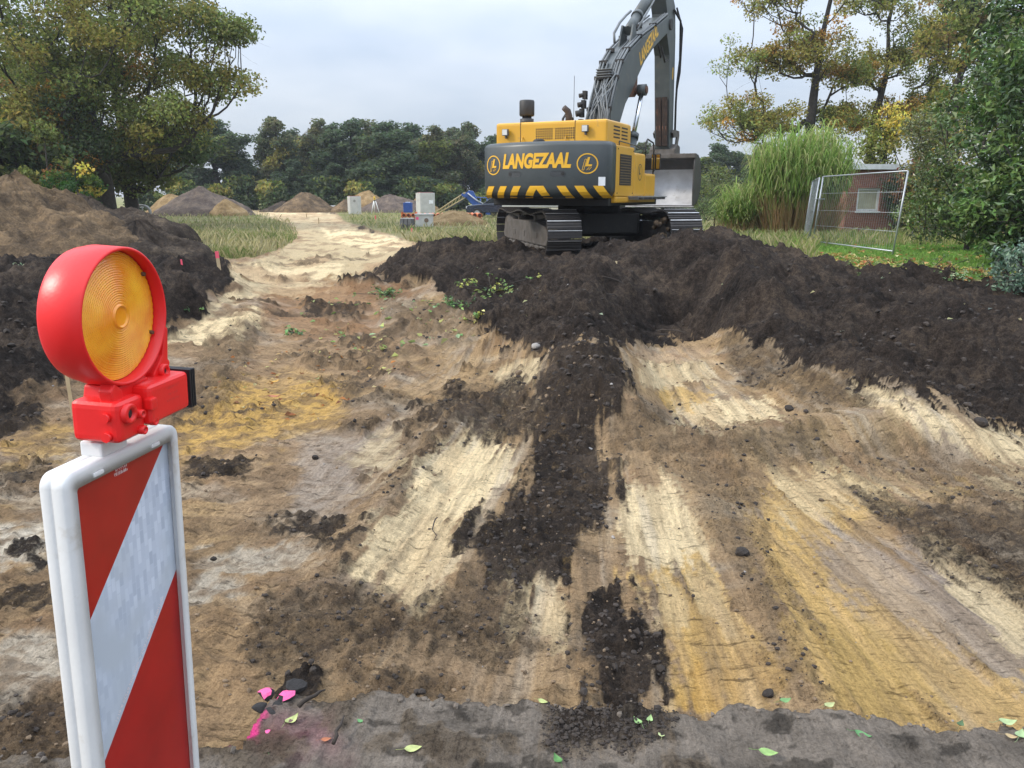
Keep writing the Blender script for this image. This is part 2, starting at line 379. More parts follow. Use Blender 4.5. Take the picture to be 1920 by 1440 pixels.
# general mottling of the stripped sand
lay(smooth(.46, .66, n_big)*.75, brown); lay(smooth(.52, .68, fbm(X*.9+5, Y*.9, 11, 4))*.6, np.array([.40, .27, .13])); lay(smooth(.55, .72, fbm(X*1.5, Y*2.2, 13, 4))*.5, white*.7); lay(smooth(.5, .62, fbm(X*3, Y*5, 4, 4))*.5, brown*.85)
lay(smooth(.5, .75, n_mid)*.35, rust*.9)
for poly, c, soft, amt in [
    ([(420, 720), (560, 690), (650, 720), (640, 800), (470, 840), (350, 850), (330, 800)], ochre*.95, 26, .8),
    ([(560, 820), (720, 800), (770, 790), (740, 860), (640, 960), (560, 960), (560, 880)], grey*1.25, 22, .8),
    ([(640, 860), (760, 800), (740, 880), (690, 900)], cream*.8, 16, .7),
    ([(0, 985), (95, 985), (100, 1060), (0, 1075)], white, 14, .85), ([(0, 1180), (110, 1170), (120, 1280), (0, 1330)], white*.85, 16, .7),
    ([(350, 1060), (560, 1010), (640, 1030), (560, 1080), (430, 1120), (360, 1110)], white*.8, 14, .7),
    ([(370, 1180), (480, 1170), (480, 1380), (380, 1390)], np.array([.40, .26, .14]), 14, .7),
    ([(0, 830), (130, 790), (130, 850), (0, 880)], ochre*.8, 14, .6),
    ([(300, 622), (480, 582), (500, 600), (450, 640), (300, 650)], cream*.95, 9, .95),
    ([(430, 545), (560, 520), (620, 533), (600, 545), (470, 560), (350, 600), (330, 610)], cream*.8, 9, .85),
    ([(460, 395), (620, 395), (640, 415), (720, 440), (800, 465), (740, 495), (660, 520), (560, 530), (430, 530), (420, 505), (520, 475), (560, 445), (545, 420)], cream*.64, 8, .9),
    ([(500, 395), (600, 395), (600, 402), (500, 402)], cream*.95, 4, .8), ([(600, 425), (720, 440), (790, 466), (700, 470), (620, 450)], cream*.95, 8, .8),
    ([(420, 500), (640, 495), (640, 520), (440, 530)], cream*1.0, 7, .6),
    ([(480, 545), (640, 530), (720, 560), (700, 640), (560, 640), (500, 600)], rust*1.35, 16, .5), ([(650, 530), (760, 530), (780, 560), (660, 555)], rust, 8, .8),
    ([(470, 640), (720, 640), (740, 720), (480, 730)], np.array([.40, .27, .15]), 16, .6),
    # pale scraped floors
    ([(780, 870), (880, 822), (985, 833), (968, 900), (930, 965), (850, 1005), (750, 990), (775, 920)], cream*1.04, 8, .97),
    ([(695, 970), (860, 955), (885, 1060), (830, 1100), (800, 1150), (755, 1145), (720, 1100), (650, 1090), (672, 1020)], cream, 9, .93),
    ([(700, 1215), (900, 1240), (1050, 1190), (1080, 1290), (900, 1300), (700, 1270)], np.array([.36, .25, .15]), 14, .8),
    ([(960, 1070), (1040, 1080), (1070, 1150), (1060, 1240), (1000, 1190)], cream*.9, 8, .85),
    ([(1185, 888), (1262, 893), (1335, 1035), (1330, 1062), (1270, 1090), (1165, 1085), (1145, 1000), (1165, 930)], cream, 8, .95),
    ([(1070, 1060), (1330, 1065), (1420, 1180), (1505, 1290), (1375, 1345), (1245, 1335), (1250, 1220), (1185, 1110)], ochre*.9+.1*cream, 9, .93),
    ([(1180, 1090), (1330, 1080), (1390, 1170), (1230, 1190)], cream*.75, 16, .6), ([(1280, 1240), (1480, 1240), (1500, 1300), (1280, 1335)], np.array([.52, .29, .06]), 16, .7),
    ([(1188, 665), (1335, 665), (1345, 725), (1235, 735), (1195, 712)], cream*.85, 6, .9), ([(1190, 660), (1330, 655), (1335, 680), (1195, 690)], np.array([.42, .28, .18]), 7, .7),
    ([(1265, 745), (1455, 750), (1472, 792), (1330, 808), (1270, 795)], cream*.98, 6, .95), ([(1230, 735), (1330, 725), (1330, 755), (1250, 760)], ochre, 7, .7),
    ([(1600, 720), (1725, 762), (1815, 795), (2500, 900), (2500, 1010), (1820, 858), (1735, 800), (1640, 760)], cream*.98, 6, .95),
    ([(1830, 880), (1930, 885), (1930, 945), (1870, 905)], cream*.9, 6, .9), ([(1850, 680), (1930, 692), (1930, 710)], cream*.7, 4, .8),
    ([(1430, 880), (1560, 875), (1800, 930), (1640, 945), (1600, 1000), (1700, 1100), (1800, 1150), (2700, 1500), (2700, 1900), (1560, 1340), (1500, 1290), (1480, 1180), (1420, 1050)], ochre*.78+cream*.2, 12, .92),
    ([(1430, 880), (1560, 875), (1760, 930), (1600, 940), (1560, 980), (1470, 960)], cream*.85, 10, .75),
    ([(1530, 1010), (1680, 1010), (1800, 1090), (1930, 1220), (1930, 1290), (1720, 1190), (1560, 1110)], lav, 18, .85),
    ([(1740, 1010), (1800, 1040), (1930, 1180), (1930, 1210), (1800, 1110)], cream*.9, 8, .8),
    ([(1560, 1180), (1720, 1200), (1860, 1330), (1560, 1335)], np.array([.50, .335, .12]), 16, .8),
    ([(930, 688), (1018, 662), (1015, 700), (962, 742), (925, 725)], cream*.8, 6, .9),
    ([(1380, 800), (1640, 770), (1740, 830), (1560, 850), (1400, 860)], np.array([.27, .19, .095]), 14, .8),
    ([(820, 830), (900, 780), (880, 830)], cream*.7, 6, .6)]:
    lay(zone(poly, soft, amt), c)
# scraped streaks: thin lines of another soil dragged along
lay(smooth(.5, .62, fbm(X*.9, Y*.45, 3, 4))*roadmix*.75, tan*1.1); lay(smooth(.55, .68, fbm(X*2.5, Y*1.2, 7, 4))*roadmix*.6, brown)
lay(SWT*smooth(.44, .62, fbm(WA*5+2, RR*.8, 5, 4, .6))*.34, np.array([.64, .44, .235])); lay(SWT*smooth(.55, .66, fbm(WA*9+8, RR*1.1, 10, 4, .6))*.26, np.array([.36, .26, .165]))
lay(SWT*smooth(.50, .74, n_streak)*.38, np.array([.24, .165, .095])); lay(SWT*smooth(.54, .76, n_streak2)*.4, np.array([.19, .135, .085])); lay(SWT*smooth(.58, .8, fbm(WA*11+3, RR*.5, 9, 3))*.3, white)
lay((1-SWT)*smooth(.52, .66, fbm(X*5, Y*9, 9, 4, .6))*smooth(22, 10, Y)*.6, brown*.8); lay((1-SWT)*smooth(.54, .66, fbm(X*14, Y*22, 2, 3, .6))*smooth(16, 7, Y)*.55, brown*.7)

# dark topsoil
dark = np.zeros(len(X))
for poly, soft, amt in [
    ([(640, 530), (720, 500), (800, 445), (1100, 410), (1340, 410), (1560, 470), (3000, 760), (3000, 1180), (1820, 775), (1700, 735), (1620, 712), (1560, 700), (1470, 690), (1440, 640), (1360, 625), (1290, 640), (1205, 640), (1165, 650), (1130, 640), (1090, 625), (1050, 640), (1020, 665), (930, 655), (880, 600), (840, 560), (800, 530), (730, 528)], 12, 1.),
    ([(1165, 640), (1180, 690), (1195, 735), (1150, 780), (1100, 810), (1030, 795), (1000, 745), (1020, 665), (1060, 630)], 22, .86),
    ([(-1200, 430), (300, 400), (425, 495), (436, 535), (330, 622), (220, 665), (120, 706), (-20, 785), (-1200, 1300)], 8, 1.),
    ([(985, 830), (1110, 760), (1135, 870), (1165, 930), (1130, 1000), (1065, 1080), (900, 1072), (825, 1010), (900, 960), (972, 900)], 20, .84),
    ([(780, 760), (960, 700), (1000, 735), (1090, 770), (1110, 840), (960, 832), (860, 795), (770, 800)], 16, .74),
    ([(480, 1105), (640, 1080), (760, 1140), (870, 1080), (960, 1095), (1000, 1180), (1060, 1225), (900, 1240), (700, 1215), (500, 1290), (470, 1200)], 26, .58),
    ([(1060, 1090), (1165, 1080), (1240, 1190), (1265, 1260), (1230, 1335), (1110, 1320), (1075, 1230)], 14, .88),
    ([(1600, 925), (1760, 940), (2500, 960), (2500, 1400), (1800, 1050), (1680, 1000)], 20, .66),
    ([(1150, 850), (1420, 850), (1640, 815), (2500, 1000), (2500, 1070), (1700, 925), (1500, 875), (1430, 895), (1440, 1050), (1520, 1250), (1560, 1335), (1470, 1335), (1390, 1110), (1270, 900)], 20, .47),
    ([(1200, 735), (1280, 800), (1400, 805), (1480, 790), (1560, 790), (1500, 870), (1250, 880), (1130, 860), (1130, 790)], 20, .52),
    ([(1350, 620), (1450, 640), (1560, 700), (1640, 745), (1560, 770), (1480, 750), (1400, 720), (1360, 680)], 18, .58),
    ([(340, 700), (440, 600), (490, 620), (460, 700), (440, 770), (370, 800)], 16, .45), ([(560, 565), (690, 575), (670, 600), (570, 595)], 9, .7),
    ([(360, 865), (470, 865), (450, 910), (350, 915)], 9, .75), ([(-20, 770), (100, 735), (70, 800), (-20, 830)], 10, .8), ([(-20, 885), (90, 870), (90, 900), (-20, 915)], 10, .6),
    ([(470, 990), (620, 985), (690, 980), (650, 1060), (600, 1045), (560, 1010)], 10, .75), ([(640, 1000), (710, 960), (740, 900), (760, 830), (800, 850), (760, 930), (690, 1010), (620, 1130), (590, 1110)], 14, .48),
    ([(700, 560), (860, 560), (900, 640), (820, 660), (740, 620)], 18, .45), ([(660, 640), (740, 650), (720, 665)], 8, .7), ([(-20, 1080), (100, 1090), (105, 1170), (-20, 1185)], 16, .7), ([(30, 1020), (95, 1035), (90, 1085), (50, 1060)], 8, .8),
    ([(520, 1280), (580, 1270), (600, 1300), (490, 1320)], 6, .9), ([(-20, 1300), (100, 1290), (110, 1420), (-20, 1420)], 14, .55), ([(440, 500), (620, 486), (690, 482), (560, 497)], 5, .55), ([(545, 392), (680, 396), (680, 404), (620, 400)], 4, .7), ([(670, 425), (750, 428), (750, 434), (670, 432)], 4, .8)]:
    dark = np.maximum(dark, zone(poly, soft, amt))
dark = np.maximum(dark, SWT*smooth(20, 9, Y)*smooth(.56, .72, n_streak2*.5+n_fing*.5)*.36)
dark = np.maximum(dark, .62*smooth(.6, .72, n_big)*smooth(28, 20, Y)*(1-smooth(.5, .9, C3[:, 0]*2)))
XL = X+.55*np.maximum(0, Y-15)
tl = (smooth(-5.7, -6.4, XL)*smooth(26, 22, Y)*smooth(4, 6, Y)); dark = np.maximum(dark, tl*.9)

# grass
far = smooth(23.5, 26, Y+3*(n_big-.5)+4.2*smooth(-5.2, -6.8, X))
roadz = np.maximum(zone([(455, 392), (625, 392), (645, 415), (725, 438), (810, 465), (740, 500), (640, 530), (420, 530), (410, 500), (525, 470), (556, 445), (540, 420)], 6, 1., .5), 0)
grass = far*(1-roadz)
LAWN = [(1430, 400), (1700, 380), (2600, 380), (2600, 620), (1935, 537), (1800, 524), (1700, 512), (1600, 500), (1480, 470), (1400, 440)]
lawn = zone(LAWN, 5, 1., .35)*smooth(13.3, 14.2, Y)*smooth(5.5, 7, X)
lawn = np.maximum(lawn, smooth(6.2, 7.2, X)*smooth(15.8, 16.6, Y)*smooth(40, 34, Y))
dark *= (1-np.maximum(grass, lawn)); 
gcol = np.array([.22, .195, .10])*(1-smooth(.4, .62, n_big))[:, None]+np.array([.15, .165, .055])*smooth(.4, .62, n_big)[:, None]
C3 = C3*(1-grass[:, None])+gcol*grass[:, None]
C3 = C3*(1-lawn[:, None])+np.array([.13, .22, .045])*(.8+.4*n_mid[:, None])*lawn[:, None]
# street strip: trodden grey mud on old asphalt
mud = np.array([.235, .20, .165])*(.45+1.05*fbm(X*6, Y*9, 3, 4, .6))[:, None]; mud = mud*(1-.55*smooth(.56, .62, fbm(X*11, Y*16, 6, 4, .6)))[:, None]
C3 = C3*(1-strip[:, None])+mud*strip[:, None]
dstrip = np.maximum(zone([(1040, 1290), (1300, 1300), (1240, 1440), (1020, 1440)], 26, .75, .3), zone([(690, 1280), (780, 1285), (760, 1310), (690, 1310)], 8, .6))
dark = dark*(1-strip)+strip*np.maximum(dstrip, .55*smooth(.55, .7, n_mid)*smooth(.45, .6, n_big))
pink = np.maximum(zone([(468, 1385), (500, 1375), (492, 1440), (435, 1440)], 8, .95, .4), zone([(490, 1290), (550, 1290), (540, 1345), (480, 1350)], 8, .25, .6))
pink = np.maximum(pink, zone([(480, 1390), (620, 1380), (640, 1440), (470, 1440)], 45, .14, .6))*strip
C3 = C3*(1-pink[:, None])+np.array([.82, .07, .27])*pink[:, None]; dark *= (1-pink)

# relief
rough = np.clip(dark, 0, 1)*(1-strip)*(1-lawn)
ridged = 1-np.abs(2*fbm(X*3.2, Y*3.2, 10, 4, .55)-1)
cl = fbm(X*7.5, Y*7.5, 12, 4, .6); cl2 = fbm(X*19, Y*19, 14, 3, .6)
loose = np.clip(rough+.35*smooth(.5, .7, n_mid), 0, 1)
big_l = fbm(X*1.5, Y*1.5, 7, 3)-.5; ridg2 = 1-np.abs(2*fbm(X*1.1+3, Y*1.1, 13, 3)-1)
Zr = loose*((ridged-.7)*.13+(cl-.5)*.17+(cl2-.5)*.085+big_l*.55*smooth(6, 11, Y)+(ridg2-.76)*.30*smooth(6, 10, Y))*(.42+.58*smooth(3, 9, Y))
Zr += (1-rough)*(1-strip)*(SWT*((n_streak-.5)*.03+(n_streak2-.5)*.016)+(n_mid-.5)*(.085-.045*SWT)*(1-.6*smooth(9, 14, Y))+(n_fin-.5)*(.03-.014*SWT))*smooth(2, 2.6, Y)*(1-.6*grass)
Zr += strip*((n_mid-.5)*.035+(n_fin-.5)*.014+(ridged-.7)*.02+dstrip*(cl2-.35)*.03)
crumb = np.clip(dark*1.6, 0, 1)*(1-strip)+.35*(1-SWT)*(1-strip)+.3*strip
cr1 = smooth(.5, .85, vnoise(X*24, Y*24, 9)); cr2 = smooth(.5, .85, vnoise(X*47+3, Y*47, 11)); cr3 = smooth(.62, .9, vnoise(X*10+7, Y*10, 15))
Zr += np.clip(crumb, 0, 1)*(1-np.maximum(grass, lawn))*(cr1*.022*smooth(14, 5, Y)+cr2*.012*smooth(7, 3, Y)+cr3*.05*smooth(2.5, 6, Y)*(dark > .3))
# crawler tread prints, and wheel ruts on the haul road
tread = zone([(340, 770), (395, 640), (460, 560), (520, 570), (470, 660), (440, 760), (400, 800)], 12, 1., .4)
Zr += tread*.032*(np.sin(Y*2*np.pi/.2+1.2*np.sin(X*1.3))); C3 *= (1-.28*tread*(np.sin(Y*2*np.pi/.2+1.2*np.sin(X*1.3)) < -.3))[:, None]  # ripple shade in the troughs also darkened into the ground colour
rut = np.sin((X-(-5.2-.16*(Y-20)))*2*np.pi/1.9); Zr += roadz*smooth(14, 20, Y)*.025*rut*(1-grass)
Z2 = Z+Zr*np.where(Y > 34, smooth(60, 34, Y), 1)
Z2 = np.where(strip > 0, Z2*(1-strip)+strip*(0+Zr), Z2)
Z2[Y < 1.3] = 0
nr = len(rows); idx = np.arange(nr*NU).reshape(nr, NU)
F = np.stack([idx[:-1, :-1], idx[:-1, 1:], idx[1:, 1:], idx[1:, :-1]], -1).reshape(-1, 4)
gme = fast_mesh('ground', np.stack([X, Y, Z2], 1), F, C3, {'dark': dark, 'loose': np.clip(np.maximum(crumb*(1-.8*strip), .25*(1-SWT)), 0, 1)*smooth(40, 25, Y), 'grass': np.maximum(grass, lawn), 'strip': strip})

gm = bpy.data.materials.new('ground_soil'); gm.use_nodes = True; t = gm.node_tree; N = t.nodes; K = t.links.new
def nd(ty, **k):
    n = N.new(ty)
    for a, b in k.items(): setattr(n, a, b)
    return n
def noise(sc, det=6, ro=.6, vec=None):
    n = nd('ShaderNodeTexNoise'); n.inputs['Scale'].default_value = sc; n.inputs['Detail'].default_value = det; n.inputs['Roughness'].default_value = ro
    K(vec or geo.outputs['Position'], n.inputs['Vector']); return n.outputs[0]
def mth(op, a, b=None, c=None, clamp=False):
    n = nd('ShaderNodeMath', operation=op, use_clamp=clamp)
    for i, q in enumerate((a, b, c)):
        if q is None: continue
        if isinstance(q, (int, float)): n.inputs[i].default_value = q
        else: K(q, n.inputs[i])
    return n.outputs[0]
geo = nd('ShaderNodeNewGeometry')
aC = nd('ShaderNodeAttribute', attribute_name='Col'); aD = nd('ShaderNodeAttribute', attribute_name='dark'); aG = nd('ShaderNodeAttribute', attribute_name='grass'); aS = nd('ShaderNodeAttribute', attribute_name='strip'); aL = nd('ShaderNodeAttribute', attribute_name='loose')
sp = nd('ShaderNodeSeparateXYZ'); K(geo.outputs['Position'], sp.inputs[0])
px_ = mth('SUBTRACT', sp.outputs[0], EX); py_ = mth('SUBTRACT', EY, sp.outputs[1])
th = mth('ARCTAN2', px_, py_); rr = mth('SQRT', mth('ADD', mth('MULTIPLY', px_, px_), mth('MULTIPLY', py_, py_)))
pol = nd('ShaderNodeCombineXYZ'); K(mth('MULTIPLY', th, 17.), pol.inputs[0]); K(mth('MULTIPLY', rr, .055), pol.inputs[1])
pol2 = nd('ShaderNodeCombineXYZ'); K(mth('MULTIPLY', th, 4.), pol2.inputs[0]); K(rr, pol2.inputs[1])
s1 = noise(46, 6, .68, pol.outputs[0]); s2 = noise(26, 7, .7, pol2.outputs[0])          # drag lines; tear marks across them
f1 = noise(60, 7, .75); f2 = noise(13, 7, .7); f3 = noise(170, 5, .75)
# sand colour with grain, plus crack shade painted into the pits
g1 = mth('MULTIPLY_ADD', s1, .65, mth('MULTIPLY_ADD', f1, .45, mth('MULTIPLY', f3, .5)))
sv = nd('ShaderNodeMapRange'); K(g1, sv.inputs[0]); sv.inputs[1].default_value = .45; sv.inputs[2].default_value = 1.15; sv.inputs[3].default_value = .34; sv.inputs[4].default_value = 1.72
tear = nd('ShaderNodeMapRange'); K(s2, tear.inputs[0]); tear.inputs[1].default_value = .56; tear.inputs[2].default_value = .64; tear.inputs[3].default_value = 1; tear.inputs[4].default_value = .42
tr_ = mth('MAXIMUM', tear.outputs[0], mth('MAXIMUM', aG.outputs['Fac'], aS.outputs['Fac']))
pit = nd('ShaderNodeMapRange'); K(noise(75, 5, .75), pit.inputs[0]); pit.inputs[1].default_value = .53; pit.inputs[2].default_value = .66; pit.inputs[3].default_value = 1.1; pit.inputs[4].default_value = .5  # hollows between crumbs darkened in colour, standing in for contact shade
pitv = mth('MULTIPLY_ADD', mth('SUBTRACT', pit.outputs[0], 1.), mth('MULTIPLY_ADD', aL.outputs['Fac'], .85, .15), 1.)
svv = mth('MULTIPLY', mth('MULTIPLY', sv.outputs[0], tr_), pitv)
sand = nd('ShaderNodeVectorMath', operation='SCALE'); K(aC.outputs['Color'], sand.inputs[0]); K(svv, sand.inputs['Scale'])
# topsoil colour
fl = noise(1.1, 5, .6)
soilr = nd('ShaderNodeValToRGB'); K(mth('MULTIPLY_ADD', mth('SUBTRACT', fl, .5), .55, mth('MULTIPLY_ADD', f2, .5, mth('MULTIPLY', f1, .5))), soilr.inputs[0])
e = soilr.color_ramp.elements; e[0].position = .36; e[0].color = (.010, .008, .007, 1); e[1].position = .66; e[1].color = (.105, .078, .057, 1)
em = soilr.color_ramp.elements.new(.5); em.color = (.036, .0275, .0225, 1)
sw_ = mth('MULTIPLY', mth('SUBTRACT', 1., mth('MULTIPLY', aL.outputs['Fac'], .8)), .6); dn = mth('MULTIPLY_ADD', s1, sw_, mth('MULTIPLY_ADD', f1, .35, mth('MULTIPLY', f2, mth('SUBTRACT', .65, sw_))))
dk = mth('ADD', aD.outputs['Fac'], mth('MULTIPLY', mth('SUBTRACT', dn, .5), 1.8))
dm = nd('ShaderNodeMapRange'); dm.interpolation_type = 'SMOOTHSTEP'; K(dk, dm.inputs[0]); dm.inputs[1].default_value = .38; dm.inputs[2].default_value = .86
brn = nd('ShaderNodeMix', data_type='RGBA'); bm_ = nd('ShaderNodeMapRange'); bm_.interpolation_type = 'SMOOTHSTEP'; K(dk, bm_.inputs[0]); bm_.inputs[1].default_value = .12; bm_.inputs[2].default_value = .46; bm_.inputs[4].default_value = .8; K(bm_.outputs[0], brn.inputs[0]); K(sand.outputs[0], brn.inputs[6])
lo_ = nd('ShaderNodeVectorMath', operation='SCALE'); lc = nd('ShaderNodeMix', data_type='RGBA'); lc.inputs[0].default_value = .36; lc.inputs[6].default_value = (.15, .108, .066, 1); K(aC.outputs['Color'], lc.inputs[7]); K(lc.outputs[2], lo_.inputs[0]); K(mth('MULTIPLY', sv.outputs[0], pit.outputs[0]), lo_.inputs['Scale']); K(lo_.outputs[0], brn.inputs[7])
mixc = nd('ShaderNodeMix', data_type='RGBA'); K(dm.outputs[0], mixc.inputs[0]); K(brn.outputs[2], mixc.inputs[6]); K(soilr.outputs[0], mixc.inputs[7])
b = N['Principled BSDF']; K(mixc.outputs[2], b.inputs['Base Color']); b.inputs['Roughness'].default_value = .93; b.inputs['Specular IOR Level'].default_value = .12
hgt = mth('MULTIPLY_ADD', f1, .8, mth('MULTIPLY_ADD', s1, .5, mth('MULTIPLY_ADD', f2, 1.2, mth('MULTIPLY_ADD', f3, .5, mth('MULTIPLY_ADD', pit.outputs[0], .5, mth('MULTIPLY', tear.outputs[0], .35))))))
bp = nd('ShaderNodeBump'); bp.inputs['Strength'].default_value = 1.; bp.inputs['Distance'].default_value = .032; K(hgt, bp.inputs['Height']); K(bp.outputs[0], b.inputs['Normal'])
ground = link('ground', gme, gm); tag(ground, kind='structure')
def surf_pick(mask, n, rng, ymax=1e9):
    """random points on the ground where mask is high, spread evenly over the picture's ground"""
    m = np.where((mask > .5) & (Y < ymax) & (Y > 1.8))[0]
    i = rng.choice(m, n); jx = rng.normal(0, .6, n)*wid[i//NU]*2/NU; jy = rng.random(n)*np.maximum(rows[np.minimum(i//NU+1, nr-1)]-rows[i//NU], .002)
    return np.stack([X[i]+jx, Y[i]+jy, Z2[i]], 1), i
# ------------------------------------------------------------------ lettering
def text_mesh(s, size=1., shear=0., bold=0., center=True, sub=.0, sx=1.):
    cu = bpy.data.curves.new('txt', 'FONT'); cu.body = s; cu.size = size; cu.shear = shear; cu.offset = bold; cu.resolution_u = 4
    if center: cu.align_x = 'CENTER'
    o = bpy.data.objects.new('txt', cu); COL.objects.link(o)
    dg = bpy.context.evaluated_depsgraph_get(); me = bpy.data.meshes.new_from_object(o.evaluated_get(dg))
    bpy.data.objects.remove(o); bpy.data.curves.remove(cu)
    bm = bmesh.new(); bm.from_mesh(me)
    bmesh.ops.triangulate(bm, faces=bm.faces)
    if sub:
        for _ in range(4):
            es = [e for e in bm.edges if e.calc_length() > sub]
            if not es: break
            bmesh.ops.subdivide_edges(bm, edges=es, cuts=1); bmesh.ops.triangulate(bm, faces=bm.faces)
    v = [(p.co.x*sx, p.co.y) for p in bm.verts]; bm.verts.index_update(); f = [[w.index for w in q.verts] for q in bm.faces]
    bm.free(); bpy.data.meshes.remove(me)
    return v, f

# ------------------------------------------------------------------ guide beacon and warning lamp (foreground)
m_white = mat('white_plastic', (.64, .64, .63), .42, var=.06, vs=9, dirt=(.42, .36, .28), dirt_amt=.36, dirt_scale=11, bump=.04, bs=120)
m_redfoil = mat('red_reflective_foil', (.36, .012, .009), .30, var=.12, vs=12, dirt=(.30, .03, .02), dirt_amt=.3, dirt_scale=9)
m_redpl = mat('red_plastic', (.74, .014, .014), .38, var=.06, vs=10, dirt=(.45, .05, .04), dirt_amt=.16, dirt_scale=22, bump=.03, bs=160)
m_blackpl = mat('black_plastic', (.012, .012, .014), .45)
m_bolt = mat('zinc_bolt', (.55, .56, .58), .35, metal=.9)
m_print = mat('white_print', (.75, .66, .66), .5, var=.02)
def smudge_row(width, h, seed):
    """a row of tiny print too small to read: uneven short strokes"""
    r_ = random.Random(seed); v = []; f = []; x = -width/2
    while x < width/2:
        w_ = h*r_.uniform(.12, .3); y0 = h*r_.choice((0, 0, .4)); y1 = h*r_.choice((1, 1, .6)); n = len(v); k = h*r_.uniform(-.3, .3)
        v += [(x, y0), (x+w_, y0), (x+w_+k, y1), (x+k, y1)]; f.append((n, n+1, n+2, n+3)); x += w_+h*r_.uniform(.15, .4)
    return v, f
def foil():
    m = bpy.data.materials.new('white_reflective_foil'); m.use_nodes = True; t = m.node_tree; N = t.nodes; K = t.links.new; b = N['Principled BSDF']
    tc = N.new('ShaderNodeTexCoord'); sp = N.new('ShaderNodeSeparateXYZ'); K(tc.outputs['Object'], sp.inputs[0]); cb = N.new('ShaderNodeCombineXYZ'); K(sp.outputs[2], cb.inputs[0]); K(sp.outputs[0], cb.inputs[1])
    br = N.new('ShaderNodeTexBrick'); K(cb.outputs[0], br.inputs['Vector']); br.inputs['Scale'].default_value = 1; br.inputs['Brick Width'].default_value = .026; br.inputs['Row Height'].default_value = .0105; br.inputs['Mortar Size'].default_value = .0008; br.offset = .37
    br.inputs['Color1'].default_value = (.60, .66, .76, 1); br.inputs['Color2'].default_value = (.40, .46, .56, 1); br.inputs['Mortar'].default_value = (.5, .56, .66, 1); br.inputs['Bias'].default_value = 0
    n = N.new('ShaderNodeTexNoise'); n.inputs['Scale'].default_value = 7; K(tc.outputs['Object'], n.inputs['Vector'])
    mr = N.new('ShaderNodeMapRange'); K(n.outputs[0], mr.inputs[0]); mr.inputs[1].default_value = .42; mr.inputs[2].default_value = .6
    mx = N.new('ShaderNodeMix'); mx.data_type = 'RGBA'; K(mr.outputs[0], mx.inputs[0]); K(br.outputs[0], mx.inputs[6]); mx.inputs[7].default_value = (.46, .51, .57, 1)
    K(mx.outputs[2], b.inputs['Base Color']); b.inputs['Roughness'].default_value = .3; return m
m_foil = foil()

BW, BT, BZ0, BZ1 = .298, .050, .18, 1.185          # board width, thickness, bottom and top
bea = thing('guide_beacon', 'white framed guide beacon board with red and white diagonal stripes', 'guide beacon', (-.730, 1.268, 0), (rad(2.4), 0, rad(80.2)))
hw = BW/2
def rrect(x0, x1, z0, z1, r, n=5):
    pts = []
    for cx, cz_, a0 in ((x1-r, z0+r, -90), (x1-r, z1-r, 0), (x0+r, z1-r, 90), (x0+r, z0+r, 180)):
        for k in range(n+1):
            a = rad(a0+90*k/n); pts.append((cx+r*math.cos(a), cz_+r*math.sin(a)))
    return pts
# frame: rounded slab with a sunk face on both sides
O_ = rrect(-hw, hw, BZ0, BZ1, .022); I_ = rrect(-hw+.019, hw-.019, BZ0+.022, BZ1-.022, .006); n_ = len(O_)
def shrink(pts, d):
    cx, cz_ = 0, (BZ0+BZ1)/2
    return [(p-math.copysign(d, p-cx), q-math.copysign(d, q-cz_)) for p, q in pts]
rings = [(shrink(I_, 0), -BT/2+.012), (shrink(I_, -.003), -BT/2+.003), (shrink(I_, -.006), -BT/2), (shrink(O_, .006), -BT/2), (shrink(O_, .0018), -BT/2+.0018), (O_, -BT/2+.006), (O_, -.0015), (shrink(O_, .0015), 0), (O_, .0015), (O_, BT/2-.010), (shrink(O_, .003), BT/2-.003), (shrink(O_, .010), BT/2), (shrink(I_, -.007), BT/2), (shrink(I_, 0), BT/2-.012)]
fb = MB(); vv = []
for pts, yy in rings: vv += [(p, yy, q) for p, q in pts]
ff = [(i*n_+k, i*n_+(k+1) % n_, (i+1)*n_+(k+1) % n_, (i+1)*n_+k) for i in range(len(rings)-1) for k in range(n_)]
fb.add(vv, ff, None, True)
fr = fb.build('frame', m_white, bea)
for sx in (-.075, .075):
    MB().box(sx-.012, sx+.012, -BT/2-.003, -BT/2+.004, BZ1-.023, BZ1-.016).build('clip', m_white, fr, bevel=.002)
MB().box(-.055, .01, -.020, .020, BZ1-.002, BZ1+.024).box(-.045, -.005, -.016, .016, BZ1+.02, BZ1+.04).build('lamp_socket', m_white, bea, bevel=.004)
# carrier panel and stripes
ax0, ax1, az0, az1 = -hw+.018, hw-.018, BZ0+.021, BZ1-.021
MB().box(ax0, ax1, -BT/2+.014, BT/2-.014, az0, az1).build('carrier_panel', mat('panel_grey', (.5, .5, .5), .5), bea)
drop, band = .268, .27
yf = -BT/2+.0125
k = 0
def clip_poly(pts, zmin, zmax):
    for lim, sg in ((zmin, 1), (zmax, -1)):
        out = []
        for i in range(len(pts)):
            a, b_ = pts[i], pts[(i+1) % len(pts)]; da, db = sg*(a[1]-lim), sg*(b_[1]-lim)
            if da >= 0: out.append(a)
            if (da >= 0) != (db >= 0): tt = da/(da-db); out.append((a[0]+(b_[0]-a[0])*tt, a[1]+(b_[1]-a[1])*tt))
        pts = out
        if not pts: return pts
    return pts
for k in range(-1, 5):
    edges = [.40, .0, -.275, -.80, -1.08, -1.4, -1.7]      # right-hand heights of the band edges
    pts = clip_poly([(ax0, az1+edges[k+1]-drop), (ax1, az1+edges[k+1]), (ax1, az1+edges[k+2]), (ax0, az1+edges[k+2]-drop)], az0, az1)
    if len(pts) < 3: continue
    red = (k % 2) == 1 if k >= 0 else True
    MB().add([(p, yf, q) for p, q in pts], [list(range(len(pts)))]).build('stripe', m_redfoil if red else m_foil, bea)
v, f = text_mesh('W-1100 EN 12899 / RA2-C nach DIN 67520 & 6171', .0105, center=False)
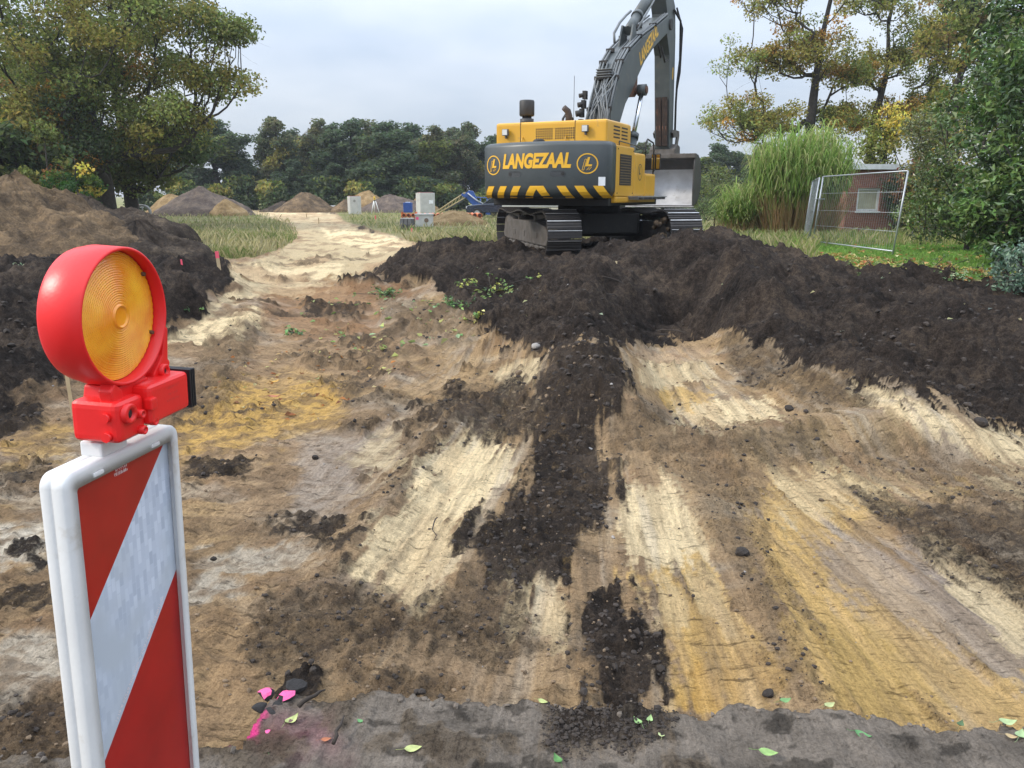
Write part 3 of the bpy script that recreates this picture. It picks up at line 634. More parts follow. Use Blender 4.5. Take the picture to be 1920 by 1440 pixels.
ang = math.atan2(drop, ax1-ax0)
def place_txt(v, f, o, a, mtl, nm, par, yy):
    MB().add([(o[0]+p*math.cos(a)-q*math.sin(a), yy, o[1]+p*math.sin(a)+q*math.cos(a)) for p, q in v], f).build(nm, mtl, par)
place_txt(v, f, (ax0+.212, az1-.275-.030), math.pi+ang, m_print, 'lettering', bea, yf-.0008)
for i in range(2):
    v, f = smudge_row(.034 if i else .028, .0062, 7+i); place_txt(v, f, (-.004, az1-.018-.008*i), .0, m_print, 'lettering', bea, yf-.0008)
MB().box(-.03, .03, -.02, .02, .03, BZ0+.03).build('post', m_white, bea, bevel=.004)
MB().box(-.38, .38, -.2, .2, 0, .09).build('foot', mat('recycled_rubber', (.03, .03, .03), .85, bump=.4), bea, bevel=.02)

# lamp
LX, LZ, LR = -.012, 1.412, .112
lamp = thing('warning_lamp', 'red plastic warning lamp with amber lens on top of the beacon board', 'warning lamp', (-.716, 1.266, 0), (rad(2.4), 0, rad(82.0)))
ym = Matrix.Translation((LX, 0, LZ)) @ Matrix.Rotation(rad(90), 4, 'X')   # local z -> -y (front)
YF, YB = .036, -.040                                  # front rim and back in lathe heights
sh = MB().lathe([(LR-.006, YF-.03), (LR-.006, YF), (LR-.003, YF+.002), (LR, YF), (LR+.001, YF-.05), (LR-.002, YB+.014), (LR-.003, YB+.008), (LR-.005, YB+.003), (LR-.009, YB), (LR-.02, YB-.0005), (.0, YB)], 72, ym)
so = sh.build('shroud', m_redpl, lamp)
def amber():
    m = bpy.data.materials.new('amber_lens'); m.use_nodes = True; t = m.node_tree; N = t.nodes; K = t.links.new; b = N['Principled BSDF']
    tc = N.new('ShaderNodeTexCoord'); n = N.new('ShaderNodeTexNoise'); n.inputs['Scale'].default_value = 14; n.inputs['Detail'].default_value = 6; K(tc.outputs['Object'], n.inputs['Vector'])
    r = N.new('ShaderNodeValToRGB'); K(n.outputs[0], r.inputs[0]); e = r.color_ramp.elements; e[0].position = .35; e[0].color = (.80, .22, .004, 1); e[1].position = .68; e[1].color = (1., .50, .03, 1)
    K(r.outputs[0], b.inputs['Base Color']); b.inputs['Roughness'].default_value = .22; b.inputs['Coat Weight'].default_value = .6; b.inputs['Coat Roughness'].default_value = .1; b.inputs['Subsurface Weight'].default_value = .25; b.inputs['Subsurface Radius'].default_value = (.02, .008, .001)
    return m
m_amber = amber()
# ribbed lens: concentric rings, studs between
RN, AN = 100, 120; lv = []; R0 = LR-.0075
for i in range(RN+1):
    q = i/RN; rr_ = R0*q
    for k in range(AN):
        a = 2*math.pi*k/AN
        hgt_ = YF-.020+.010*(1-q*q)+(.0008*math.sin(q*math.pi*56) if q > .19 else (.003 if .15 < q < .19 else 0))+(.0006*(1 if k % 2 else -1) if q > .45 else 0)
        lv.append((rr_*math.cos(a), rr_*math.sin(a), hgt_))
lf = [(i*AN+k, i*AN+(k+1) % AN, (i+1)*AN+(k+1) % AN, (i+1)*AN+k) for i in range(RN) for k in range(AN)]
lens = MB().add(lv, lf, ym, True).build('lens', m_amber, lamp)
for a in (38, 150, 205, 335):
    c_ = ym @ Vector(((R0-.006)*math.cos(rad(a)), (R0-.006)*math.sin(rad(a)), YF-.017)); MB().cyl(c_+Vector((0, .004, 0)), c_-Vector((0, .004, 0)), .0035, 8).build('lens_screw', mat('rusty_screw', (.10, .05, .025), .7), lens)
# arms holding the round head, housing, battery box
hz0, hz1 = BZ1+.030, BZ1+.098
hs = MB().box(-.074, -.002, -.050, .034, hz0, hz1).build('housing', m_redpl, lamp, bevel=.012, seg=3)
bt_ = MB().box(-.004, .118, -.060, .04, hz0+.012, hz1+.012).build('battery_box', m_redpl, lamp, bevel=.010, seg=3)
cp = MB()
for i in range(3): cp.box(.119+i*.0065, .1235+i*.0065, -.062, .042, hz0+.010, hz1+.014)
cp.box(.118, .136, -.058, .038, hz0+.014, hz1+.01)
cp.build('ribbed_cap', m_blackpl, lamp, bevel=.0015)
arm = MB(); 
arm.prism([(-.060, hz1-.03), (-.040, hz1-.03), (-.036, hz1+.012), (-.055, hz1+.03), (-.066, hz1+.016)], -.036, -.012, 'y')
arm.prism([(.055, hz1-.005), (.105, hz1+.005), (.112, hz1+.03), (.106, hz1+.034), (.112, hz1+.09), (.104, hz1+.095), (.088, hz1+.045), (.06, hz1+.018)], -.03, .0, 'y')
arm.prism([(-.05, hz1-.02), (.06, hz1-.005), (.04, hz1+.018), (-.04, hz1+.018)], -.03, .03, 'y')
arm.build('bracket', m_redpl, lamp, bevel=.004)
def boss(x, z, y0, r, h, hole=True, nm='screw_boss'):
    m = Matrix.Translation((x, y0, z)) @ Matrix.Rotation(rad(90), 4, 'X')
    b_ = MB().lathe([(r*1.05, -.004), (r, h), (r*.9, h+.001), (r*.55, h+.001), (r*.5, h-.006), (0, h-.006)], 20, m).build(nm, m_redpl, lamp)
    if hole: MB().lathe([(r*.5, h-.004), (r*.3, h-.002), (0, h-.002)], 12, m).build('bolt', m_bolt if hole == 1 else m_blackpl, b_)
boss(-.050, hz1-.022, -.050, .0165, .007, 2)
for x, z in ((-.022, hz1-.030), (.012, hz1-.022), (-.020, hz0+.010), (.012, hz0+.016)): boss(x, z, -.053, .0075, .006, 1)
boss(.084, hz1+.018, -.03, .012, .008, 2)
MB().box(-.008, .010, -.066, -.052, hz1-.028, hz1-.008).build('screw_boss', m_redpl, lamp, bevel=.003)
for z in (hz0+.012, hz1-.024): MB().cyl((-.073, -.03, z), (-.081, -.03, z), .008, 10).build('side_bolt', m_redpl, lamp)
for i, (w_, s_) in enumerate(((.036, .0075), (.03, .007), (.038, .007))):
    v, f = smudge_row(w_, s_*.6, 20+i)
    MB().add([(.065+p, -.0606, hz1-.006-.011*i+q) for p, q in v], f).build('moulded_lettering', mat('red_emboss', (.62, .05, .05), .45), bt_)
# ------------------------------------------------------------------ excavator
m_yel = mat('yellow_paint', (.60, .315, .022), .36, var=.05, vs=2.5, dirt=(.34, .22, .07), dirt_amt=.34, dirt_scale=5, coat=.1)
m_gry = mat('dark_grey_paint', (.034, .042, .043), .42, var=.12, vs=2, dirt=(.07, .065, .055), dirt_amt=.3, dirt_scale=7, coat=.05)
m_boom = mat('grey_green_paint', (.062, .072, .072), .45, var=.18, vs=2.5, dirt=(.11, .095, .075), dirt_amt=.38, dirt_scale=5)
m_black = mat('greasy_black', (.012, .011, .010), .65, var=.3, dirt=(.04, .03, .022), dirt_amt=.4)
m_dirtmetal = mat('muddy_steel', (.085, .075, .066), .75, var=.3, vs=5, dirt=(.055, .04, .028), dirt_amt=.6, dirt_scale=4, bump=.3, bs=18)
m_track = mat('worn_track_steel', (.055, .050, .048), .55, metal=.3, var=.3, dirt=(.035, .027, .02), dirt_amt=.55, dirt_scale=6, bump=.2, bs=30)
m_pol = mat('polished_grouser', (.62, .61, .60), .4, metal=.8, var=.3, vs=5, dirt=(.05, .04, .03), dirt_amt=.25, dirt_scale=8)
m_chrome = mat('chrome_rod', (.6, .62, .65), .18, metal=1)
m_steel = mat('scoured_bucket_steel', (.58, .58, .59), .5, metal=.2, var=.16, vs=3, dirt=(.24, .2, .16), dirt_amt=.3, dirt_scale=4)
m_bkt = mat('dark_bucket_paint', (.045, .042, .040), .6, var=.3, dirt=(.05, .035, .025), dirt_amt=.5)
m_rust = mat('rust_brown', (.11, .045, .022), .8, var=.4, vs=8, dirt=(.03, .022, .018), dirt_amt=.5, dirt_scale=9)
m_glass = mat('dark_glass', (.02, .025, .03), .08, spec=.8)
m_hose = mat('hose_grey', (.12, .128, .13), .45, var=.2)
m_lampglass = mat('work_lamp_glass', (.55, .55, .52), .25)
PHI, EZ = 26., .2
exc = thing('crawler_excavator', 'large yellow and grey crawler excavator standing on the dark soil heap', 'excavator', (EX, EY, EZ), (0, 0, rad(-PHI)))
UC = (0, 0, rad(PHI+13))                                # undercarriage is slewed against the upper body
# --- tracks
TLc, TR, TW, TG = 2.18, .50, .78, 1.44                   # half wheel base, wheel radius, shoe width, half gauge
def track_path(n):
    """points, tangents round the chain with a sag on the top run"""
    per = 4*TLc+2*math.pi*TR; res = []
    for i in range(n):
        s_ = per*i/n
        if s_ < 2*TLc: y_, z_, a = -TLc+s_, TR-TR, 0
        elif s_ < 2*TLc+math.pi*TR: q = (s_-2*TLc)/TR; y_, z_, a = TLc+TR*math.sin(q), TR-TR*math.cos(q), q
        elif s_ < 4*TLc+math.pi*TR:
            w_ = s_-2*TLc-math.pi*TR; y_, z_, a = TLc-w_, 2*TR-.045*(1-math.cos(w_/(2*TLc)*4*math.pi))*.9, math.pi
        else: q = (s_-4*TLc-math.pi*TR)/TR; y_, z_, a = -TLc-TR*math.sin(q), TR+TR*math.cos(q), math.pi+q
        res.append((y_, z_+.045, a))
    return res
NS = 58; pit = (4*TLc+2*math.pi*TR)/NS
shm = MB().box(-TW/2, TW/2, -pit*.47, pit*.47, -.014, .010)
for yy in (-pit*.36, 0, pit*.32): shm.box(-TW/2, TW/2, yy-.009, yy+.009, -.050 if yy < 0 else -.034, -.012)
shoe0 = None
gr_ = MB(); gr_.box(-TW/2+.005, TW/2-.005, -pit*.36-.0075, -pit*.36+.0075, -.053, -.0495)
gr_me = None
for sd_ in (-1, 1):
    tr_o = MB()
    for i, (y_, z_, a) in enumerate(track_path(NS*1)):
        m = Matrix.Translation((sd_*TG, y_, z_+.04*0)) @ Matrix.Rotation(a, 4, 'X')
        for xx in (-.12, .12): tr_o.box(xx-.03, xx+.03, -pit*.55, pit*.55, .01, .10, m)
    chain = tr_o.build('track_chain', m_track, exc, rot=UC)
    for i, (y_, z_, a) in enumerate(track_path(NS)):
        if shoe0 is None:
            shoe0 = shm.build('track_shoe', m_track, chain); o = shoe0
        else:
            o = shoe0.copy(); COL.objects.link(o); o.parent = chain
        o.location = (sd_*TG, y_, z_); o.rotation_euler = (a, 0, 0)
        if z_ > .35 and y_ < -TLc-.05:
            if gr_me is None: g = gr_.build('grouser_edge', m_pol, chain); gr_me = g.data
            else: g = link('grouser_edge', gr_me, None, chain)
            g.location = o.location; g.rotation_euler = o.rotation_euler
    # frame, wheels and rollers
    fx0, fx1 = sd_*TG-.27, sd_*TG+.27
    frm = MB().prism([(-TLc+.05, .28), (TLc-.05, .28), (TLc+.1, .42), (TLc-.1, .68), (1.3, .80), (-1.3, .80), (-TLc+.15, .70), (-TLc-.1, .5)], fx0, fx1, 'x').build('track_frame', m_dirtmetal, exc, bevel=.02, rot=UC)
    for yy in (-1.2, 0, 1.0): MB().box(fx0-.012, fx1+.012, yy-.14, yy+.14, .42, .56).build('cover_plate', m_dirtmetal, frm, bevel=.01)
    for yy, nm in ((-TLc, 'idler_wheel'), (TLc, 'drive_sprocket')):
        mm = Matrix.Translation((sd_*TG, yy, TR+.045)) @ Matrix.Rotation(rad(90), 4, 'Y')
        MB().lathe([(0, -.2), (.3, -.2), (.36, -.13), (TR-.07, -.11), (TR-.07, .11), (.36, .13), (.3, .2), (0, .2)], 28, mm).build(nm, m_dirtmetal, exc, rot=UC)
    for i in range(8):
        yy = -TLc+.52+i*.45; mm = Matrix.Translation((sd_*TG, yy, .20)) @ Matrix.Rotation(rad(90), 4, 'Y')
        MB().lathe([(0, -.28), (.07, -.28), (.07, -.2), (.12, -.2), (.12, .2), (.07, .2), (.07, .28), (0, .28)], 14, mm).build('track_roller', m_dirtmetal, exc, rot=UC)
    for yy in (-.8, .8):
        MB().cyl((sd_*TG-.2, yy, .87), (sd_*TG+.2, yy, .87), .08, 12).build('carrier_roller', m_dirtmetal, exc, rot=UC)
MB().box(-1.25, 1.25, -.75, .75, .42, .92).prism([(-.9, -1.1), (.9, -1.1), (1.2, -.5), (1.2, .5), (.9, 1.1), (-.9, 1.1), (-1.2, .5), (-1.2, -.5)], .5, .98, 'z').build('centre_frame', m_black, exc, bevel=.03, rot=UC)
for yy in (-.72, .5): MB().cyl((-1.3, yy, .80), (1.3, yy, .80), .05, 10).build('axle_tube', m_black, exc, rot=UC)
MB().cyl((.95, -.80, .80), (1.35, -.82, .80), .035, 10).build('cylinder_rod', m_chrome, exc, rot=UC)
mud = MB()
_r = random.Random(4)
for i in range(30):
    c0 = Vector((TG-.33+_r.uniform(-.1, .1), -TLc+.1+_r.uniform(-.2, .5), .55+_r.uniform(-.3, .35)))
    mud.lathe([(0, .12), (.08, .09), (.13, 0), (.09, -.09), (0, -.12)], 7, Matrix.Translation(c0) @ Euler((_r.random()*3, _r.random()*3, 0)).to_matrix().to_4x4() @ Matrix.Scale(_r.uniform(.35, .9), 4))
mud.build('caked_mud', mat('caked_mud', (.13, .09, .055), .95, var=.4, vs=14, bump=.6, bs=25), exc, rot=UC)
MB().cyl((0, 0, .95), (0, 0, 1.24), .78, 32).build('slewing_ring', m_black, exc)
# --- upper body
MB().prism([(-1.40, -2.55), (1.40, -2.55), (1.46, 1.0), (.6, 1.35), (-.6, 1.35), (-1.46, 1.6)], 1.18, 1.37, 'z').build('turntable_deck', m_black, exc, bevel=.02)
def ycw(x): return -3.30+.40*min(1.4, (abs(x)/1.5))**2.2
xs = [-1.5+3.0*i/28 for i in range(29)]
outl = [(x, ycw(x)) for x in xs]
outl[0] = (-1.46, -2.86); outl[-1] = (1.46, -2.86); outl = [(-1.5, -2.76)]+outl+[(1.5, -2.76), (1.5, -2.42), (-1.5, -2.42)]
cwp = MB(); Z0c, Z1c = 1.33, 2.52
lev = [(Z0c, .16), (Z0c+.05, .07), (Z0c+.14, .015), (Z0c+.24, 0), (Z1c-.10, 0), (Z1c-.03, .03), (Z1c, .10)]
vv = []; n_ = len(outl)
for z_, ins in lev:
    for (x, y_) in outl:
        k_ = 1-ins/1.6; vv.append((x*k_, y_+(ins if y_ < -2.5 else 0), z_))
ff = [(i*n_+k, i*n_+(k+1) % n_, (i+1)*n_+(k+1) % n_, (i+1)*n_+k) for i in range(len(lev)-1) for k in range(n_)]
cwp.add(vv, ff, None, True); cwp.f += [list(range(n_))[::-1], list(range((len(lev)-1)*n_, len(lev)*n_))]; cwp.sm += [False, False]
cwt = cwp.build('counterweight', m_gry, exc)
m_yelfoil = mat('yellow_foil', (.72, .40, .025), .4, var=.04)
def lay_cw(v, f, x0, z0, name, mtl, off=.006, par=None):
    out = []
    for p, q in v:
        x = x0+p; z_ = z0+q; ins = 0
        for (za, ia), (zb, ib) in zip(lev[:-1], lev[1:]):
            if za <= z_ <= zb: ins = ia+(ib-ia)*(z_-za)/(zb-za); break
        out.append((x, ycw(x)+ins-off, z_))
    MB().add(out, f).build(name, mtl, par or cwt)
v, f = text_mesh('LANGEZAAL', .40, shear=.22, bold=.020, sub=.15, sx=.90)
mnx = min(p for p, q in v); mxx = max(p for p, q in v); sc_ = 1.62/(mxx-mnx)
lay_cw([((p-(mnx+mxx)/2)*sc_, q) for p, q in v], f, -.03, 1.985, 'lettering', m_yelfoil)
def ringm(r0, r1, n=40): 
    v = [(r*math.cos(2*math.pi*k/n), r*math.sin(2*math.pi*k/n)) for r in (r0, r1) for k in range(n)]
    return v, [(k, (k+1) % n, n+(k+1) % n, n+k) for k in range(n)]
for cx in (-1.12, 1.10):
    v, f = ringm(.185, .21); lay_cw(v, f, cx, 2.05, 'ring_emblem', m_yelfoil)
    L_ = [(-.045, -.055), (.085, -.055), (.095, -.015), (.02, -.015), (.055, .13), (.01, .13), (-.035, -.045)]
    lay_cw(L_, [list(range(7))], cx+.0, 2.05, 'emblem_letter', m_yelfoil)
    for (a, b_) in (((-.10, -.13), (-.045, .09)), ((-.065, -.13), (-.012, .09)), ((-.01, -.13), (.045, -.07)), ((.03, -.13), (.085, -.07)), ((-.045, .09), (-.012, .09)), ((-.10, -.13), (-.065, -.13))):
        dxx, dzz = b_[0]-a[0], b_[1]-a[1]; ll = math.hypot(dxx, dzz); nx, nz = -dzz/ll*.005, dxx/ll*.005
        lay_cw([(a[0]+nx, a[1]+nz), (b_[0]+nx, b_[1]+nz), (b_[0]-nx, b_[1]-nz), (a[0]-nx, a[1]-nz)], [(0, 1, 2, 3)], cx, 2.05, 'emblem_line', m_yelfoil)
# warning stripes along the foot of the counterweight
def quadgrid(p, nx=4, nz=4):
    v = []; f = []
    for j in range(nz+1):
        for i in range(nx+1):
            a, b_ = i/nx, j/nz
            v.append(tuple((p[0][k]*(1-a)+p[1][k]*a)*(1-b_)+(p[3][k]*(1-a)+p[2][k]*a)*b_ for k in (0, 1)))
    for j in range(nz):
        for i in range(nx): q = j*(nx+1)+i; f.append((q, q+1, q+nx+2, q+nx+1))
    return v, f
zl, zh, wd, lean = 1.345, 1.60, .19, .16
for i in range(3):
    x = -1.44+i*.37
    v, f = quadgrid([(x, zl), (x+wd, zl), (x+wd+lean, zh), (x+lean, zh)]); lay_cw(v, f, 0, 0, 'warning_stripe', m_yelfoil, .007)
    x = .48+i*.37+lean
    v, f = quadgrid([(x, zl), (x+wd, zl), (x+wd-lean, zh), (x-lean, zh)]); lay_cw(v, f, 0, 0, 'warning_stripe', m_yelfoil, .007)
v, f = quadgrid([(-.30, zl), (-.11, zl), (.02, zl+.19), (-.13, zh)]); lay_cw(v, f, 0, 0, 'warning_stripe', m_yelfoil, .007)
v, f = quadgrid([(.15, zl), (.35, zl), (.19, zh), (.02, zl+.19)]); lay_cw(v, f, 0, 0, 'warning_stripe', m_yelfoil, .007)
v, f = quadgrid([(-.13, zh), (.02, zl+.19), (.19, zh), (.03, zh+.0005)]); lay_cw(v, f, 0, 0, 'warning_stripe', m_yelfoil, .007)
for x, sg in ((-.52, -1), (.50, 1)):
    pts = rrect(x-.17, x+.17, 1.79, 1.91, .058, 5); lay_cw(pts, [list(range(len(pts)))], 0, 0, 'lift_pocket', mat('pocket_dark', (.03, .034, .037), .5), .006)
    v, f = ringm(.0, .035, 12); lay_cw(v, f, x+sg*.11, 1.85, 'lift_eye', m_black, .012)
v, f = quadgrid([(1.32, 1.60), (1.45, 1.60), (1.45, 1.78), (1.32, 1.78)]); lay_cw(v, f, 0, 0, 'white_sticker', mat('sticker', (.7, .72, .72), .5), .008)
MB().lathe([(0, .07), (.09, .06), (.13, .03), (.13, 0), (0, 0)], 18, Matrix.Translation((-.05, -3.02, Z1c-.005))).build('rear_camera', m_black, exc)
# engine hood
hd = MB().box(-1.30, 1.35, -2.62, -.95, 2.40, 2.98).build('engine_hood', m_yel, exc, bevel=.07, seg=3)
for x in (-.68, .62): MB().box(x-.006, x+.006, -2.624, -2.60, 2.5, 2.97).build('hood_seam', m_black, hd)
for g0, nx in ((-.30, 8), (.16, 9)):
    hb = MB()
    for i in range(nx):
        for j in range(5): hb.box(g0+i*.052, g0+i*.052+.028, -2.626, -2.61, 2.60+j*.050, 2.60+j*.050+.030)
    hb.build('vent_holes', m_black, hd)
for x, z_ in ((-1.02, 2.70), (.88, 2.72)):
    lb = MB().box(x-.07, x+.07, -2.73, -2.65, z_, z_+.14).box(x-.015, x+.015, -2.70, -2.60, z_-.06, z_+.02).build('work_light', mat('lamp_body', (.1, .1, .1), .5), exc, bevel=.01)
    MB().box(x-.058, x+.058, -2.736, -2.725, z_+.012, z_+.128).build('lamp_glass', m_lampglass, lb)
for x in (-.62, .42):
    MB().tube([(x, -2.62, 2.46), (x, -2.68, 2.5), (x, -2.68, 2.62), (x, -2.62, 2.66)], .013, 6).build('grab_handle', m_yel, hd)
sv_ = MB()
for j in range(4):
    for y0 in (-2.2, -1.65): sv_.box(1.345, 1.356, y0, y0+.42, 2.62+j*.075, 2.62+j*.075+.03)
sv_.build('hood_louvre', m_black, hd)
# right side: grille panel, tank, step box
sb_ = MB().box(.85, 1.5, -2.40, -1.12, 1.37, 2.46).build('side_panel', m_yel, exc, bevel=.03)
MB().box(1.495, 1.506, -2.16, -1.34, 1.62, 2.28).build('grille_recess', m_black, sb_)
for j in range(11):
    MB().box(1.50, 1.515, -2.15, -1.35, 1.645+j*.057, 1.645+j*.057+.022).build('grille_slat', mat('slat_brown', (.12, .075, .03), .6), sb_)
for yy, zz in ((-2.3, 1.45), (-2.3, 2.38), (-1.2, 1.45), (-1.2, 2.38)): MB().cyl((1.5, yy, zz), (1.51, yy, zz), .015, 8).build('panel_bolt', m_black, sb_)
tk = MB().box(.75, 1.5, -1.10, -.22, 1.37, 2.36).build('fuel_tank', m_yel, exc, bevel=.06, seg=3)
v, f = ringm(.17, .19); MB().add([(1.506, -.66+p*.9, 1.93+q) for p, q in v], f).build('ring_emblem', m_gry, tk)
MB().add([(1.506, -.70+p*.9, 1.93+q) for p, q in L_], [list(range(7))]).build('emblem_letter', m_gry, tk)
MB().box(.75, 1.5, -.20, .70, 1.37, 1.92).build('step_box', m_yel, exc, bevel=.05)
MB().box(-1.5, -.75, -2.40, -.3, 1.37, 2.46).build('left_side_panel', m_yel, exc, bevel=.04)
MB().box(-.8, .9, -2.45, .9, 1.37, 2.40).build('inner_housing', m_black, exc)
MB().box(.75, 1.5, -2.38, .75, 1.24, 1.372).build('side_skirt', m_yel, exc, bevel=.03)
wk = MB().box(1.5, 1.74, -1.5, .95, 1.36, 1.385); 
for i in range(7): wk.box(1.5, 1.73, -1.45+i*.38, -1.43+i*.38, 1.31, 1.36)
wk.build('walkway', mat('galvanised_grating', (.30, .31, .32), .5, metal=.4), exc)
MB().tube([(1.45, -.1, 2.3), (1.45, -.1, 2.62), (1.45, .05, 2.72), (1.45, .55, 2.66), (1.45, .62, 2.5), (1.45, .62, 1.9)], .02, 6).build('handrail', m_black, exc)
MB().tube([(1.42, -2.0, 2.46), (1.42, -2.0, 2.56), (1.42, -.9, 2.53), (1.48, -.3, 2.45), (1.42, -.3, 2.36)], .014, 6).build('handrail', m_gry, exc)
mi = MB().box(1.36, 1.60, .72, .77, 2.02, 2.42).build('mirror', m_black, exc, bevel=.02); MB().box(1.38, 1.58, .712, .722, 2.05, 2.39).build('mirror_glass', mat('mirror_glass', (.5, .52, .55), .05, metal=1), mi)
MB().tube([(1.45, .6, 1.95), (1.48, .72, 2.05)], .015, 6).build('mirror_arm', m_black, exc)
# on top of the hood
MB().lathe([(.0, .0), (.16, 0), (.16, .16), (.11, .17), (.11, .24), (0, .24)], 20, Matrix.Translation((-.93, -1.75, 2.97))).lathe([(0, .22), (.16, .22), (.175, .25), (.175, .54), (.16, .57), (0, .57)], 28, Matrix.Translation((-.93, -1.75, 2.97))).build('air_precleaner', mat('precleaner_black', (.025, .024, .024), .55), exc)
MB().tube([(.02, -1.5, 2.96), (.02, -1.5, 3.18), (.0, -1.52, 3.28), (-.07, -1.6, 3.36)], [.08, .08, .075, .065], 14).build('exhaust_pipe', mat('sooty_steel', (.045, .033, .028), .8), exc)
MB().tube([(-.02, -1.1, 2.97), (-.02, -1.1, 4.1)], .006, 5).build('antenna', m_black, exc)
MB().tube([(.85, -1.0, 2.97), (.85, -1.0, 3.75)], .006, 5).build('antenna', m_black, exc)
# cab on the left front
cab = MB().prism([(-.35, 1.37), (1.35, 1.37), (1.55, 2.1), (1.35, 3.0), (-.3, 3.0), (-.4, 2.9)], -1.5, -.52, 'x').build('cab', m_yel, exc, bevel=.05)
MB().prism([(-.22, 2.1), (.45, 2.1), (.45, 2.86), (-.22, 2.86)], -1.508, -1.50, 'x').build('cab_window', m_glass, cab)
MB().prism([(.55, 1.6), (1.38, 1.6), (1.45, 2.1), (1.3, 2.86), (.55, 2.86)], -1.508, -1.50, 'x').build('cab_window', m_glass, cab)
MB().box(-1.42, -.6, -.42, -.40, 2.15, 2.85).build('cab_window', m_glass, cab)
# --- boom (profile in the y,z plane)
bt = [(.15, 2.15), (.30, 2.9), (.62, 3.5), (1.12, 4.30), (1.45, 4.72), (1.95, 5.08), (2.95, 5.56), (4.3, 6.08), (5.55, 6.60)]
bb = [(5.82, 6.50), (5.85, 6.28), (5.48, 6.10), (4.15, 5.50), (3.3, 5.0), (2.68, 4.50), (2.3, 4.15), (1.75, 3.75), (1.30, 3.2), (.95, 2.6), (.62, 2.05), (.4, 1.85), (.2, 1.9)]
bo = MB().prism(bt+bb, -.31, .31, 'x').build('boom', m_boom, exc, bevel=.018)
MB().cyl((-.45, .4, 2.05), (.45, .4, 2.05), .14, 16).build('boom_foot_pin', m_black, exc)
v, f = text_mesh('LANGEZAAL', .46, shear=.15, bold=.018, sub=.3, sx=.80)
a0 = math.atan2(5.80-4.66, 4.72-2.98); mnx = min(p for p, q in v); mxx = max(p for p, q in v); sc_ = 1.95/(mxx-mnx)
MB().add([(.316, 2.92+((p-mnx)*sc_*math.cos(a0)-q*math.sin(a0)), 4.86+((p-mnx)*sc_*math.sin(a0)+q*math.cos(a0))) for p, q in v], f).build('lettering', m_yelfoil, bo)
def along(pts, off):
    """offset a y,z polyline outward (up-left)"""
    r_ = []
    for i, p in enumerate(pts):
        a = Vector(pts[max(i-1, 0)]); b_ = Vector(pts[min(i+1, len(pts)-1)]); d = (b_-a).normalized(); r_.append((p[0]-d.y*off, p[1]+d.x*off))
    return r_
top = bt[1:]
for x, i0, i1, off, rr_ in ((-.28, 1, 8, .06, .028), (-.20, 2, 5, .06, .026), (.05, 3, 6, .05, .02), (.20, 1, 8, .07, .028), (.275, 1, 8, .06, .030), (.13, 2, 8, .05, .022), (-.10, 1, 4, .05, .022)):
    q = along(top, off)[i0-1:i1]; MB().tube([(x, a, b_) for a, b_ in q], rr_, 7).build('hydraulic_pipe', m_hose, bo)
q = along(top, .05)
for i in (1, 2, 3, 4, 5, 6):
    for x in (-.22, .22):
        a = q[i]; MB().box(x-.11, x+.11, a[0]-.04, a[0]+.04, a[1]-.05, a[1]+.05).build('pipe_clamp', m_black, bo, bevel=.01)
_r = random.Random(3)
for i in range(9):
    x0 = _r.uniform(-.3, .3); x1 = _r.uniform(-.3, .3)
    pts = [(x0, .35, 2.75), (x0+.05, .25, 3.2), ((x0+x1)/2+_r.uniform(-.15, .15), .52+_r.uniform(-.2, .05), 3.7), (x1, .95, 4.15+_r.uniform(-.1, .2)), (x1, 1.25, 4.45)]
    P_ = []
    for j in range(len(pts)-1):
        for s_ in range(4):
            tt = s_/4; p0 = Vector(pts[max(j-1, 0)]); p1 = Vector(pts[j]); p2 = Vector(pts[j+1]); p3 = Vector(pts[min(j+2, len(pts)-1)])
            P_.append(.5*((2*p1)+(p2-p0)*tt+(2*p0-5*p1+4*p2-p3)*tt*tt+(3*p1-p0-3*p2+p3)*tt**3))
    MB().tube(P_, .019, 7).build('hose', m_hose, bo)
MB().tube([(-.45, -.7, 2.97), (-.45, -.72, 3.2), (-.42, -.55, 3.35), (-.38, -.3, 3.25), (-.36, -.1, 2.95)], .03, 7).build('hose', m_black, exc)
vb = MB()
for i, (yy, zz) in enumerate(((.25, 3.15), (.3, 3.4), (.42, 3.62), (.5, 3.85))):
    vb.cyl((-.50, yy-.05, zz), (-.34, yy+.05, zz+.03), .09-.012*i, 10); vb.box(-.42, -.33, yy-.03, yy+.12, zz-.08, zz+.12)
vb.build('valve_block', m_black, bo)
MB().box(-.22, .12, .98, 1.18, 4.28, 4.52).build('hose_bracket', m_black, bo)
for z_ in (4.34, 4.40, 4.46, 4.52): MB().tube([(-.26, 1.12, z_), (-.24, .94, z_), (.14, .94, z_), (.17, 1.1, z_)], .012, 5).build('guard_bar', m_hose, bo)
# boom cylinders
for sx in (-.5, .5):
    p0, p1 = Vector((sx, 1.15, 1.55)), Vector((sx, 2.56, 4.17)); d = p1-p0
    MB().cyl(p0, p0+d*.52, .13, 18).cyl(p0+d*.50, p0+d*.55, .15, 18).build('boom_cylinder', m_gry, exc)
    MB().cyl(p0+d*.54, p1, .062, 14).build('cylinder_rod', m_chrome, exc)
    MB().cyl((sx-.11, 2.56, 4.17), (sx+.11, 2.56, 4.17), .15, 18).build('rod_eye', m_boom, exc)
MB().cyl((-.64, 2.56, 4.17), (.64, 2.56, 4.17), .10, 16).prism([(2.0, 3.95), (2.75, 4.55), (2.75, 4.1), (2.55, 4.0)], -.3, .3, 'x').build('cylinder_boss', m_rust, exc)
